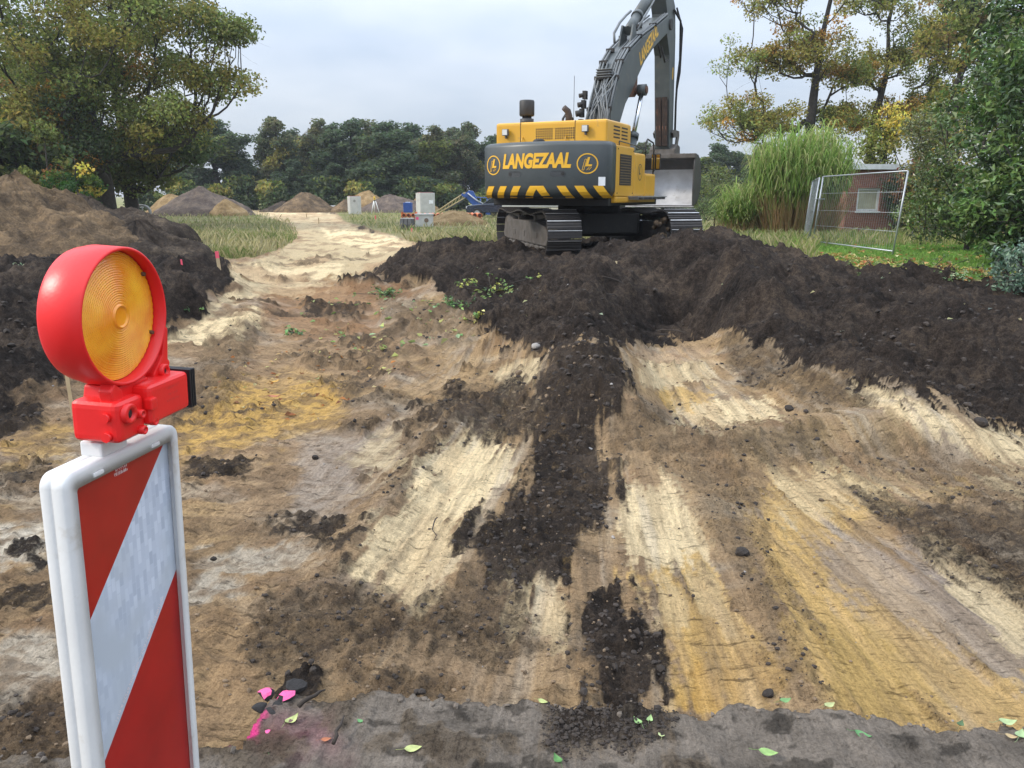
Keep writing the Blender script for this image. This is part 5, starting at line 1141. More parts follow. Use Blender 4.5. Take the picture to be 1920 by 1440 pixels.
P_, _ = surf_pick(lw.astype(float), 60000, rng, 40); o = blades('lawn_grass', P_, .03, .10, .008, np.array([(.16, .30, .055), (.12, .24, .045), (.22, .33, .08)]), rng)
tag(o, 'short bright green lawn grass in front of the shrubs', 'grass', kind='stuff')
md = (grass > .5) & inx & (lawn < .3)
P_, _ = surf_pick(md.astype(float), 75000, rng, 85); hsc = fbm(P_[:, 0]*.35, P_[:, 1]*.35, 5, 3)
P_ = P_[(rng.random(len(P_)) < smooth(.25, .55, hsc)*.85+.15)]; hsc = fbm(P_[:, 0]*.35, P_[:, 1]*.35, 5, 3)
gsel = hsc+.10*rng.normal(0, 1, len(P_)) > .5
o = blades('meadow_grass', P_[~gsel], .06, .42, .009, np.array([(.46, .40, .23), (.38, .33, .17), (.28, .26, .11), (.34, .32, .18)]), rng)
o2 = blades('meadow_weeds', P_[gsel], .06, .36, .010, np.array([(.17, .21, .065), (.13, .18, .05), (.25, .26, .10), (.36, .32, .16)]), rng); tag(o2, 'low green weeds mixed into the dry meadow', 'weeds', kind='stuff')
tag(o, 'dry yellow green meadow grass and weeds on both sides of the haul road', 'grass', kind='stuff')
rg = (lawn > .3) & inx & (((PU < 1530) & (PU > 1340)) | (Y > 22)) & (X < 22)
P_, _ = surf_pick(rg.astype(float), 12000, rng, 40); o = blades('rough_grass', P_, .10, .42, .008, np.array([(.30, .30, .11), (.18, .25, .065), (.40, .36, .19)]), rng)
tag(o, 'longer unmown grass around the fence feet and pampas grass', 'grass', kind='stuff')
# ------------------------------------------------------------------ house, fence
def brick_mat():
    m = bpy.data.materials.new('red_brickwork'); m.use_nodes = True; t = m.node_tree; N = t.nodes; K = t.links.new; b = N['Principled BSDF']; b.inputs['Roughness'].default_value = .85
    tc = N.new('ShaderNodeTexCoord'); sp = N.new('ShaderNodeSeparateXYZ'); K(tc.outputs['Object'], sp.inputs[0]); ad = N.new('ShaderNodeMath'); K(sp.outputs[0], ad.inputs[0]); K(sp.outputs[1], ad.inputs[1])
    cb = N.new('ShaderNodeCombineXYZ'); K(ad.outputs[0], cb.inputs[0]); K(sp.outputs[2], cb.inputs[1])
    br = N.new('ShaderNodeTexBrick'); K(cb.outputs[0], br.inputs['Vector']); br.inputs['Scale'].default_value = 1; br.inputs['Brick Width'].default_value = .22; br.inputs['Row Height'].default_value = .065; br.inputs['Mortar Size'].default_value = .006
    br.inputs['Color1'].default_value = (.235, .085, .055, 1); br.inputs['Color2'].default_value = (.17, .062, .042, 1); br.inputs['Mortar'].default_value = (.22, .16, .13, 1)
    K(br.outputs[0], b.inputs['Base Color']); bp = N.new('ShaderNodeBump'); bp.inputs['Strength'].default_value = .4; bp.inputs['Distance'].default_value = .01; K(br.outputs[1], bp.inputs['Height']); bp.invert = True; K(bp.outputs[0], b.inputs['Normal'])
    return m
HX, HY = aty(1583, 420, 31.5).x, 31.5
hz = gz(HX, HY)
house = thing('brick_house', 'flat roofed red brick house with a white fascia behind the pampas grass', 'house', (HX, HY, hz), (0, 0, rad(4)))
wm = MB()
wx0, wx1, wz0, wz1 = .42, 1.36, .95, 1.85; HH = 2.62
for a in ((0, wx0, 0, HH), (wx1, 9, 0, HH), (wx0, wx1, 0, wz0), (wx0, wx1, wz1, HH)): wm.box(a[0], a[1], 0, .3, a[2], a[3])
wm.box(0, .3, .3, 7, 0, HH); wm.box(8.7, 9, .3, 7, 0, HH); wm.box(.3, 8.7, 6.7, 7, 0, HH)
wm.build('wall', brick_mat(), house)
rf = MB().box(-.12, 9.1, -.12, 7.1, HH, HH+.06).build('roof', mat('roof_felt', (.06, .06, .06), .9), house)
MB().box(-.14, 9.12, -.15, -.12, HH-.06, HH+.14).box(-.15, -.12, -.12, 7.1, HH-.06, HH+.14).build('fascia', mat('white_trim', (.62, .64, .66), .5), rf)
wi = MB()
for a in ((wx0, wx1, wz0, wz0+.09), (wx0, wx1, wz1-.08, wz1), (wx0, wx0+.09, wz0+.09, wz1-.08), (wx1-.09, wx1, wz0+.09, wz1-.08)): wi.box(a[0], a[1], .06, .14, a[2], a[3])
wn_ = wi.build('window', mat('white_trim', (.7, .7, .7), .5), house)
MB().box(wx0+.09, wx1-.09, .09, .10, wz0+.09, wz1-.08).build('pane', mat('pale_pane', (.38, .37, .28), .15), wn_)
MB().box(wx0-.03, wx1+.03, -.05, .05, wz0-.05, wz0).build('sill', mat('white_trim', (.7, .7, .7), .5), wn_)
rng = np.random.default_rng(5)
Ci = np.c_[rng.uniform(1.6, 3.1, 60), rng.uniform(-.25, .0, 60), rng.uniform(.1, 2.0, 60)]; Ci = np.r_[Ci, np.c_[rng.uniform(1.4, 3, 14), rng.uniform(-.3, 0, 14), rng.uniform(1.7, 2.3, 14)]]
V, F, K_ = leaf_cloud(Ci, 60, .26, .22, .085, pick_cols(Ci, [((.04, .075, .03), 3), ((.06, .10, .035), 2)], rng, 2.), rng)
iv = link('ivy', fast_mesh('ivy', V, F, K_, smooth_=False), m_leafg); iv.location = (HX, HY, hz); tag(iv, 'dark green ivy climbing the brick wall beside the window', 'ivy')

m_galv = mat('galvanised_tube', (.36, .38, .40), .42, metal=.5, var=.1)
def fence(label, A, B, h, leanx, name='mobile_fence'):
    """A, B: feet of the two posts; tops lean by leanx"""
    t_ = thing(name, label, 'fence', A, group='mobile fence panels on the lawn'); d = Vector(B)-Vector(A); up = Vector((leanx, 0, h))
    for p in (Vector((0, 0, 0)), d): MB().tube([p, p+up], .021, 10).build('post', m_galv, t_)
    for q in (1., ): MB().tube([up*q, d+up*q], .017, 8).build('top_rail', m_galv, t_)
    MB().tube([up*.07, d+up*.07], .017, 8).build('bottom_rail', m_galv, t_)
    for q in (.30, .52, .76): MB().tube([up*q, d+up*q], .005, 5).build('cross_wire', m_galv, t_)
    w_ = MB(); n = int(d.length/.115)
    for i in range(1, n): w_.tube([d*(i/n)+up*.07, d*(i/n)+up], .0022, 4, False)
    w_.build('mesh_wires', m_galv, t_)['kind'] = 'stuff'
    return t_
A = on_ground(1673, 480); B_ = gat(1524, 446, 23.2)
A.z -= .03
fence('large mesh fence panel leaning on the lawn in front of the brick house', A, B_, 1.98, .14)
B2 = gat(1507, 432, 26.8)
B3 = Vector((B_.x-.10, B_.y+.05, B_.z)); fence('mesh fence panel running back toward the pampas grass, joined by a clamp', B3, B2, 1.95, .16)
clp = MB(); p = Vector(B_)+Vector((.1, -.05, 1.35)); clp.box(p.x-.18, p.x+.12, p.y-.03, p.y+.03, p.z-.012, p.z+.012).cyl(p+Vector((-.12, 0, -.02)), p+Vector((-.12, 0, .02)), .03, 8)
o = clp.build('metal_clamp', m_bolt); tag(o, 'small metal clamp joining the two fence panels', 'clamp')
rub = mat('black_rubber', (.015, .016, .018), .8)
for i in range(6):
    p = gat(1537+i*8.2, 441, 25+.05*i)
    o = MB().prism([(-.1, 0), (.1, 0), (.09, .13), (-.09, .13)], -.3, .3, 'x').build('rubber_block', rub, bevel=.015, loc=(p.x, p.y, p.z+.05), rot=(0, 0, rad(80+i*3)))
    tag(o, 'black rubber base block lying in the row behind the mobile fence', 'rubber block', 'spare rubber fence feet')

# ------------------------------------------------------------------ earth mounds
def soil_mat(name, c0, c1, c2):
    m = bpy.data.materials.new(name); m.use_nodes = True; t = m.node_tree; N = t.nodes; K = t.links.new; b = N['Principled BSDF']; b.inputs['Roughness'].default_value = .95; b.inputs['Specular IOR Level'].default_value = .1
    g = N.new('ShaderNodeNewGeometry'); n1 = N.new('ShaderNodeTexNoise'); n1.inputs['Scale'].default_value = 1.3; n1.inputs['Detail'].default_value = 11; n1.inputs['Roughness'].default_value = .74; K(g.outputs['Position'], n1.inputs['Vector'])
    n2 = N.new('ShaderNodeTexNoise'); n2.inputs['Scale'].default_value = 22; n2.inputs['Detail'].default_value = 6; n2.inputs['Roughness'].default_value = .7; K(g.outputs['Position'], n2.inputs['Vector'])
    ad = N.new('ShaderNodeMath'); ad.operation = 'MULTIPLY_ADD'; K(n2.outputs[0], ad.inputs[0]); ad.inputs[1].default_value = .45; K(n1.outputs[0], ad.inputs[2])
    r = N.new('ShaderNodeValToRGB'); K(ad.outputs[0], r.inputs[0]); e = r.color_ramp.elements; e[0].position = .55; e[0].color = (*c0, 1); e[1].position = .92; e[1].color = (*c2, 1); em = e.new(.73); em.color = (*c1, 1)
    K(r.outputs[0], b.inputs['Base Color']); bp = N.new('ShaderNodeBump'); bp.inputs['Strength'].default_value = .9; bp.inputs['Distance'].default_value = .12; K(ad.outputs[0], bp.inputs['Height']); K(bp.outputs[0], b.inputs['Normal'])
    return m
sm_brown = soil_mat('brown_heap_soil', (.045, .034, .025), (.125, .088, .055), (.27, .185, .105))
sm_dark = soil_mat('dark_heap_soil', (.022, .017, .014), (.055, .043, .034), (.15, .115, .08))
sm_ochre = soil_mat('ochre_heap_sand', (.12, .08, .042), (.25, .17, .085), (.36, .26, .14))
sm_grey = soil_mat('greybrown_heap_soil', (.055, .043, .038), (.115, .09, .075), (.20, .155, .115))
def mound(label, x, y, z0, peaks, R, material, seed, res=(150, 60), amp=.12, name='earth_mound', group=None):
    """peaks: (dx, dy, height, radius) cones blended together; R = radius of the footprint"""
    na, nrr = res; a = np.linspace(0, 2*np.pi, na, endpoint=False); q = np.linspace(0, 1, nrr)**.8
    A_, Q_ = np.meshgrid(a, q, indexing='ij'); xx = np.cos(A_)*Q_*R; yy = np.sin(A_)*Q_*R*.8
    h = np.zeros_like(xx)
    for dx, dy, hh, r in peaks:
        d = np.hypot(xx-dx, (yy-dy)*1.1); d = np.sqrt(d*d+(r*.12)**2)
        h = np.maximum(h, hh*(1.08-d/r)) if False else np.logaddexp(h*6, np.clip(hh*(1.1-d/r), -3, None)*6)/6
    h = h-np.log(1+0)/6
    nz = fbm(xx*.9+seed, yy*.9, seed % 7, 5, .58)-.5; n2 = fbm(xx*5+seed, yy*5, 3, 4, .6)-.5
    gul = (1-np.abs(2*fbm(A_*3.5+seed, Q_*1.2, 2, 3)-1)-.6)
    edge = smooth(1., .72, Q_)
    h = h*(1+.25*nz)+amp*(2.2*nz+1.1*n2+.8*gul)*smooth(0, .5, h+.2); h = h*edge-.7*(1-edge)
    V = np.stack([xx, yy, h], -1).reshape(-1, 3); idx = np.arange(na*nrr).reshape(na, nrr); nx = np.roll(idx, -1, 0)
    F = np.stack([idx[:, :-1], idx[:, 1:], nx[:, 1:], nx[:, :-1]], -1).reshape(-1, 4)
    o = link(name, fast_mesh(name, V, F[:, ::-1] if False else F), material); o.location = (x, y, z0)
    bm = bmesh.new(); bm.from_mesh(o.data); bmesh.ops.remove_doubles(bm, verts=bm.verts, dist=1e-5); bmesh.ops.recalc_face_normals(bm, faces=bm.faces); bm.to_mesh(o.data); bm.free()
    for p_ in o.data.polygons: p_.use_smooth = True
    tag(o, label, 'mound', group); return o
p = aty(20, 336, 19); mound('tall brown earth mound with sandy streaks beside the oaks', p.x, p.y, .1, [(0, 0, p.z-.1, 3.4), (-1.8, .5, p.z-.3, 3.6), (1.2, -.6, 1.0, 2.2)], 5.0, sm_brown, 3, (300, 120), .26)
p = aty(150, 372, 22.5); mound('dark lumpy earth mound standing next to the tall brown mound', p.x+.25, p.y, .1, [(-.2, 0, p.z-.1, 2.0), (1.1, -.2, 1.18, 2.1), (2.0, -.6, .85, 1.8), (.2, -1, .9, 2)], 3.8, sm_dark, 4, (240, 90), .2)
p = aty(255, 425, 19); mound('low dark soil mound running down to the pink stake', p.x, p.y, .12, [(0, 0, .82, 1.4), (-1.2, .3, .8, 1.5), (.5, -.9, .35, 1.1)], 2.2, sm_dark, 6, (240, 90), .16)
FAR = [(375, 352, 66, 3.9, sm_grey, 'large conical grey brown soil heap left of the haul road', 2.4, 0), (322, 362, 70, 2.4, sm_ochre, 'ochre sand heap half behind the large conical soil heap', 1.9, 0), (423, 374, 64, 1.6, sm_ochre, 'small ochre sand heap leaning on the right foot of the conical heap', 1.2, 0), (570, 361, 78, 2.9, sm_brown, 'pointed brown soil heap at the end of the haul road', 1.8, 0), (530, 377, 80, 2.3, sm_dark, 'low dark rubble heap next to the pointed brown heap', 1., 0),
       (686, 357, 80, 2.7, sm_ochre, 'yellow sand heap behind the survey tripod', 2.1, 0), (738, 364, 78, 3.6, sm_grey, 'broad grey brown soil heap between the two tall concrete blocks', 1.8, 0), (648, 376, 78, 1.8, sm_brown, 'small brown heap left of the first tall concrete block', 1., 0), (785, 372, 82, 2.0, sm_ochre, 'low sand heap behind the second tall concrete block', 1., 0)]
for i, (u, v_, Y_, r_, mt, lab, _, _) in enumerate(FAR):
    p = aty(u, v_, Y_); mound(lab, p.x, p.y, -.05, [(0, 0, p.z+.1, r_), (r_*.35, .2, (p.z+.1)*.75, r_*.8)], r_*1.35, mt, 20+i, (110, 40), .10)
p = aty(848, 398, 44); mound('pale sand heap in front of the orange pipes', p.x, p.y, -.05, [(0, 0, p.z+.1, 1.7), (.6, -.2, .75, 1.5), (-.8, -.3, .4, 1.)], 2.6, sm_ochre, 41, (140, 50), .08)

# ------------------------------------------------------------------ materials stored along the haul road
m_conc = mat('pale_concrete', (.46, .455, .43), .85, var=.10, vs=2.5, dirt=(.30, .28, .25), dirt_amt=.3, dirt_scale=3, bump=.2, bs=20)
m_pinkspray = mat('pink_spray', (.75, .10, .22), .7)
m_orange = mat('orange_pipe', (.62, .17, .05), .45, var=.12)
m_bore = mat('pipe_bore', (.07, .022, .012), .8)
m_blue = mat('blue_paint', (.03, .085, .30), .4, var=.15, dirt=(.06, .07, .10), dirt_amt=.25)
m_woods = mat('pale_wood', (.50, .38, .22), .8, var=.15)
def at_px(u, v, Y): p = aty(u, v, Y); return Vector((p.x, p.y, gz(p.x, p.y)))
def octprism(w, d, h, ch): return [(-w+ch, -d), (w-ch, -d), (w, -d+ch), (w, d-ch), (w-ch, d), (-w+ch, d), (-w, d-ch), (-w, -d+ch)]
for u, Y_, hw_, h_, lab, hole in ((665, 69, .56, 1.52, 'tall pale concrete shaft block next to the survey tripod', True), (798, 67, .78, 1.80, 'wider tall concrete shaft block with a white note on it', False)):
    p = at_px(u, 396, Y_); t_ = thing('concrete_shaft', lab, 'concrete block', p, (0, 0, rad(8)))
    MB().prism(octprism(hw_, hw_, 0, hw_*.42), 0, h_, 'z').build('shaft_wall', m_conc, t_, bevel=.02)
    MB().prism(octprism(hw_*.8, hw_*.8, 0, hw_*.3), h_, h_+.05, 'z').build('rubber_seal', mat('seal_red', (.22, .07, .06), .7), t_)
    if hole: MB().cyl((.05, -hw_-.012, h_*.75), (.05, -hw_+.05, h_*.75), .11, 18).build('pipe_opening', mat('core_hole', (.24, .235, .22), .9), t_)
    else: MB().box(.28, .62, -hw_-.016, -hw_-.004, .92, 1.2).build('paper_note', mat('paper', (.75, .77, .8), .6), t_)
p = at_px(796, 425, 41.5); t_ = thing('concrete_chamber', 'low square concrete chamber with a round opening and pink spray mark', 'concrete block', p, (0, 0, rad(-5)))
cb_ = MB().box(-.40, .40, -.4, .4, 0, .58).build('chamber_wall', m_conc, t_, bevel=.015); MB().box(-.43, .43, -.43, .43, .58, .66).build('rim', m_conc, t_, bevel=.01)
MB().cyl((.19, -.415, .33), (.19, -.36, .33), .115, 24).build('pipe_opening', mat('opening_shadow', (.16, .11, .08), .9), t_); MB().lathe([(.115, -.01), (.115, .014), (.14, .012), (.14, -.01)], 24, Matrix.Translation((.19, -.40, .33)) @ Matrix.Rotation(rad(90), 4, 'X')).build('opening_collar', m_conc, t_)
MB().box(-.36, -.22, -.408, -.402, .36, .50).build('spray_mark', m_pinkspray, t_)
for i, (u, Y_, w_, h_, mk) in enumerate(((606, 80, .36, .42, True), (624, 82, .55, .55, False))):
    p = at_px(u, 388, Y_); t_ = thing('concrete_gully', ['small white concrete gully with a red mark at the roadside', 'pale grey concrete trough beside the red marked gully'][i], 'concrete block', p, (0, 0, rad(10)))
    MB().box(-w_, w_, -w_*.7, w_*.7, 0, h_).build('body', m_conc, t_, bevel=.05); MB().box(-w_*.8, w_*.8, -w_*.5, w_*.5, h_, h_+.05).build('lid', m_conc, t_, bevel=.02)
    if mk: MB().box(.02, .3, -w_*.7-.01, -w_*.7-.002, .12, .34).build('spray_mark', m_pinkspray, t_)
# survey tripod with prism
p = at_px(703, 394, 70); t_ = thing('survey_tripod', 'white survey tripod with a yellow instrument on top', 'tripod', p)
for k in range(3):
    a = rad(90+120*k+20); MB().tube([(math.cos(a)*.42, math.sin(a)*.42, 0), (math.cos(a)*.07, math.sin(a)*.07, 1.15)], [.025, .04], 8).build('leg', mat('tripod_white', (.75, .75, .72), .5), t_)
hd_ = MB().cyl((0, 0, 1.13), (0, 0, 1.2), .11, 14).build('head', m_black, t_); ins_ = MB().box(-.08, .08, -.08, .08, 1.22, 1.42).cyl((0, 0, 1.42), (0, 0, 1.52), .06, 12).build('instrument', mat('survey_yellow', (.7, .45, .04), .5), t_, bevel=.02); MB().cyl((0, -.082, 1.33), (0, -.1, 1.33), .035, 10).build('eyepiece', m_black, ins_)
# blue box on orange pipe crates
p = at_px(768, 424, 46); t_ = thing('orange_crate', 'orange red pipe fittings stacked as a low crate', 'crate', p)
MB().box(-.42, .42, -.35, .35, 0, .10).build('pallet', m_woods, t_)
for r_ in range(2):
    for k in range(3): pp = (-.27+.27*k, .23+.24*r_); MB().cyl((pp[0], -.35, pp[1]), (pp[0], .35, pp[1]), .115, 14).build('pipe', m_orange, t_); MB().cyl((pp[0], -.353, pp[1]), (pp[0], -.345, pp[1]), .085, 12).build('pipe_bore', m_bore, t_)
for x in (-.42, .38): MB().box(x, x+.05, -.38, .38, .1, .66).build('side_frame', m_orange, t_)
t2 = thing('blue_container', 'upright blue plastic container standing on the orange crate', 'container', (p.x-.06, p.y, p.z+.62))
MB().box(-.25, .25, -.22, .22, 0, .56).build('body', m_blue, t2, bevel=.03); MB().box(-.03, .03, -.235, -.215, .02, .54).build('rib', m_blue, t2); MB().box(-.12, .12, -.15, .15, .56, .60).build('lid', mat('lid_white', (.6, .65, .7), .5), t2)
# ribbed grey block
p = at_px(765, 434, 38); t_ = thing('kerb_block', 'three dark grey kerb slabs with pale tops standing together by the road', 'kerb slabs', p, (0, 0, rad(-14)))
for k in range(3):
    MB().prism([(-.28, 0), (.22, 0), (.28, .2), (.22, .48), (-.22, .52), (-.3, .25)], -.30+.2*k, -.125+.2*k, 'x').build('slab', mat('dark_slab', (.075, .075, .075), .8, var=.2), t_, bevel=.02); MB().box(-.295+.2*k, -.13+.2*k, -.2, .21, .50, .54).build('pale_edge', m_conc, t_)
# pipe stacks
for i, (u, Y_, n, lab) in enumerate(((797, 45.5, 3, 'row of orange drain pipes stacked behind the concrete chamber'), (832, 46, 5, 'bundle of orange drain pipes left of the sand heap'), (885, 46.5, 4, 'bundle of orange drain pipes right of the sand heap'))):
    p = at_px(u, 420, Y_); t_ = thing('pipe_stack', lab, 'pipes', p, (0, 0, rad(6)))
    for zz in (.05, .30):
        MB().box(-.16*n, .16*n, -.2, 2.4, zz-.05, zz).build('timber', m_woods, t_)
    for k in range(n):
        x = -.15*(n-1)+.30*k; pp = MB().lathe([(.115, 0), (.115, 3.)], 16, Matrix.Translation((x, -.3, .435)) @ Matrix.Rotation(rad(-90), 4, 'X')).lathe([(.115, 0), (.145, -.002), (.145, .16), (.115, .18)], 16, Matrix.Translation((x, -.3, .435)) @ Matrix.Rotation(rad(-90), 4, 'X')).build('pipe', m_orange, t_); MB().cyl((x, -.29, .435), (x, -.27, .435), .114, 14).build('pipe_bore', m_bore, pp)
# blue machine with a conveyor boom
p = at_px(880, 392, 62); t_ = thing('blue_loading_machine', 'blue jib machine with a folded lattice conveyor arm', 'machine', p, (0, 0, 0))
cv = MB()
for z_ in (0, .38):
    for y_ in (-.3, .3): cv.tube([(-2.5, y_, .15+z_*.6), (-.3, y_, 1.42+z_)], .05, 6)
for k in range(9): tt = k/8; cv.tube([(-2.5+2.2*tt, -.3, .15+1.27*tt), (-2.5+2.2*min(1, tt+.06), -.3, .38+1.42*tt)], .03, 5)
cv.build('conveyor_frame', mat('dusty_yellow', (.36, .29, .15), .7), t_); MB().prism([(-1.9, .35), (-.4, 1.2), (-.4, 1.3), (-1.9, .46)], -.28, .28, 'y').build('belt', mat('belt_grey', (.10, .11, .12), .8), t_)
MB().prism([(-.45, 1.62), (.0, 1.95), (.32, 1.9), (.75, 1.0), (2.0, .38), (2.1, .1), (1.2, .1), (.3, .8), (-.1, 1.25)], -.28, .28, 'y').build('jib', m_blue, t_, bevel=.03)
MB().prism([(-.55, 1.75), (-.1, 1.55), (-.3, 1.4), (-.6, 1.6)], -.35, .35, 'y').cyl((-.2, -.4, 1.6), (-.2, .4, 1.6), .14, 12).build('joint', m_blue, t_); MB().tube([(-.1, -.32, 1.75), (.6, -.32, 1.2), (1.5, -.32, .75)], .05, 7).build('hydraulic_cylinder', mat('cyl_grey', (.4, .42, .45), .4), t_)
fr_ = MB()
for k in range(5): fr_.tube([(.9+.5*k, -.25, .45), (.9+.5*k, -.25, 1.35)], .035, 5)
for z_ in (.9, 1.35): fr_.tube([(.5, -.25, z_+.1), (3.1, -.25, z_-.05)], .035, 5)
fr_.build('lattice', m_blue, t_)
for x in (.7, 1.9): MB().cyl((x, -.35, .25), (x, .35, .25), .26, 18).build('wheel', m_black, t_)
MB().box(.3, 2.4, -.25, .25, .3, .55).build('chassis', m_blue, t_)
# dark estate car
p = at_px(934, 392, 58); t_ = thing('parked_car', 'dark blue estate car parked behind the excavator', 'car', p, (0, 0, rad(-8)))
m_car = mat('dark_blue_paint', (.012, .018, .035), .25, var=.05, coat=.6)
bd = MB().prism([(-2.2, .35), (2.2, .35), (2.25, .7), (2.15, 1.0), (.2, 1.02), (-1.0, .98), (-2.1, .86), (-2.25, .6)], -.88, .88, 'y').build('body', m_car, t_, bevel=.08, seg=3)
MB().prism([(-1.05, .97), (-.35, 1.46), (1.55, 1.50), (2.1, 1.0)], -.76, .76, 'y').build('cabin', m_car, t_, bevel=.06); MB().prism([(-.85, 1.03), (-.28, 1.40), (.25, 1.42), (.25, 1.03)], -.772, .772, 'y').build('window', m_glass, t_); MB().prism([(.32, 1.03), (.32, 1.42), (1.5, 1.43), (1.9, 1.03)], -.772, .772, 'y').build('window', m_glass, t_)
MB().box(-.4, 1.6, -.66, -.6, 1.50, 1.55).box(-.4, 1.6, .6, .66, 1.50, 1.55).build('roof_rail', m_bolt, t_)
for x in (-1.4, 1.35):
    for y_ in (-.82, .82): w_ = MB().cyl((x, y_-.1, .32), (x, y_+.1, .32), .33, 20).build('wheel', m_black, t_); MB().cyl((x, y_-.105, .32), (x, y_+.105, .32), .2, 14).build('rim', m_bolt, w_)
MB().box(2.12, 2.22, -.8, -.5, .78, .98).build('tail_light', mat('tail_red', (.55, .03, .03), .3), t_); MB().box(-2.24, -2.14, -.8, -.45, .66, .8).build('headlight', m_lampglass, t_)
# long beams behind the excavator
for i, (u, v_, Y_, n, ln) in enumerate(((1000, 392, 52, 3, 4.5), (1225, 392, 50, 2, 1.2))):
    p = at_px(u, v_, Y_); t_ = thing('beam_stack', ['stack of long pale beams seen under the excavator body', 'short pile of pale timber seen between excavator body and bucket'][i], 'beams', p)
    for k in range(n):
        MB().box(-ln/2+.1*k, ln/2-.2*k, -.3, .3, .3+.27*k, .52+.27*k).build('beam', [m_conc, mat('pale_beam', (.50, .46, .36), .8), m_conc][k % 3], t_, bevel=.02)
    for x in (-ln*.35, ln*.3): MB().box(x-.08, x+.08, -.35, .35, 0, .3).build('bearer', m_woods, t_)
# concrete ring and barrier under the oaks
p = at_px(268, 392, 55); t_ = thing('concrete_pipe_ring', 'short grey concrete pipe ring lying below the oaks', 'concrete ring', p, (0, 0, rad(20)))
MB().lathe([(.38, -.5), (.38, .5), (.50, .5), (.50, -.5), (.38, -.5)], 24, Matrix.Translation((0, 0, .5)) @ Matrix.Rotation(rad(90), 4, 'X')).build('ring', mat('grey_concrete', (.20, .20, .19), .85), t_)
p = at_px(254, 390, 58); t_ = thing('site_barrier', 'small red and white barrier board beside the concrete ring', 'barrier', p)
for k in range(4): MB().box(-.6+.3*k, -.3+.3*k, -.02, .02, .75, 1.0).build('board_field', [mat('barrier_red', (.5, .04, .04), .5), mat('barrier_white', (.7, .7, .7), .5)][k % 2], t_)
for x in (-.5, .5): MB().box(x-.03, x+.03, -.03, .03, 0, .8).build('post', m_galv, t_)

# ------------------------------------------------------------------ stakes
m_pinkp = mat('pink_marker_paint', (.85, .11, .17), .6, var=.1)
STK = [(138, 783, 702, 0, 'plain pale wooden stake beside the beacon at the foot of the left bank', .0), (344, 515, 488, 1, 'pink topped stake on the dark left bank', -.02), (410, 497, 480, 1, 'small pink stake at the end of the dark left bank', 0),
       (705, 418, 404, 1, 'pink marker stake in the meadow below the tripod', 0), (773, 440, 428, 1, 'pink marker stake in front of the dark kerb slabs', 0), (598, 420, 408, 0, 'thin pale stake on the haul road nearer the meadow', 0), (575, 408, 400, 0, 'short pale stake far along the haul road', 0), (450, 416, 403, 0, 'thin pale stake in the left meadow', 0), (457, 402, 392, 0, 'thin pale stake behind the left meadow', 0), (846-60, 470, 452, 2, 'thin dark stick poking out of the soil heap', .03)]
for u, vb, vt, kind, lab, ln in STK:
    p = on_ground(u, vb); d = ray(u, vt); t1 = p.y/d[1]; h_ = max(.25, min(1.0, EYE+d[2]*t1-p.z)); w_ = .014 if p.y < 14 else .03
    t_ = thing('survey_stake' if kind < 2 else 'dead_stick', lab, 'stake' if kind < 2 else 'stick', p)
    if kind == 2: MB().tube([(0, 0, -.05), (.03, 0, h_*.6), (.07, 0, h_)], [.015, .012, .006], 6).build('stem', m_bark, t_); continue
    MB().prism([(-w_, -w_*.5), (w_, -w_*.5), (w_, w_*.5), (-w_, w_*.5)], -.1, h_*(.55 if kind else 1), 'z').build('shaft', m_woods, t_)
    if kind: MB().box(-w_*1.05, w_*1.05, -w_*.55, w_*.55, h_*.5, h_).build('painted_top', m_pinkp, t_)
    t_.rotation_euler = (0, (-.06 if kind else -.02), .3)
# ------------------------------------------------------------------ clods, stones, leaves, roots
rng = np.random.default_rng(123)
def clod_mesh(name, seed, sub=2, rough=.35):
    bm = bmesh.new(); bmesh.ops.create_icosphere(bm, subdivisions=sub, radius=1.)
    r_ = np.random.default_rng(seed); ax = r_.normal(0, 1, (9, 3)); ax /= np.linalg.norm(ax, axis=1)[:, None]; off = .45+.5*r_.random(9)
    for v_ in bm.verts:
        d = np.array(v_.co); q = 1.
        for a, o in zip(ax, off):
            c = d@a
            if c > o: q = min(q, o/c)
        v_.co = v_.co*(q*(1+rough*.35*(r_.random()-.5)))
    me = bpy.data.meshes.new(name); bm.to_mesh(me); bm.free(); return me
m_clod = mat('soil_clod', (.034, .026, .021), .95, var=.4, vs=3, bump=.8, bs=9); m_clodb = mat('brown_clod', (.15, .105, .065), .95, var=.35, vs=3, bump=.8, bs=9); m_stone = mat('grey_stone', (.26, .24, .22), .8, var=.2, vs=2)
cm = [clod_mesh('clod', k) for k in range(6)]
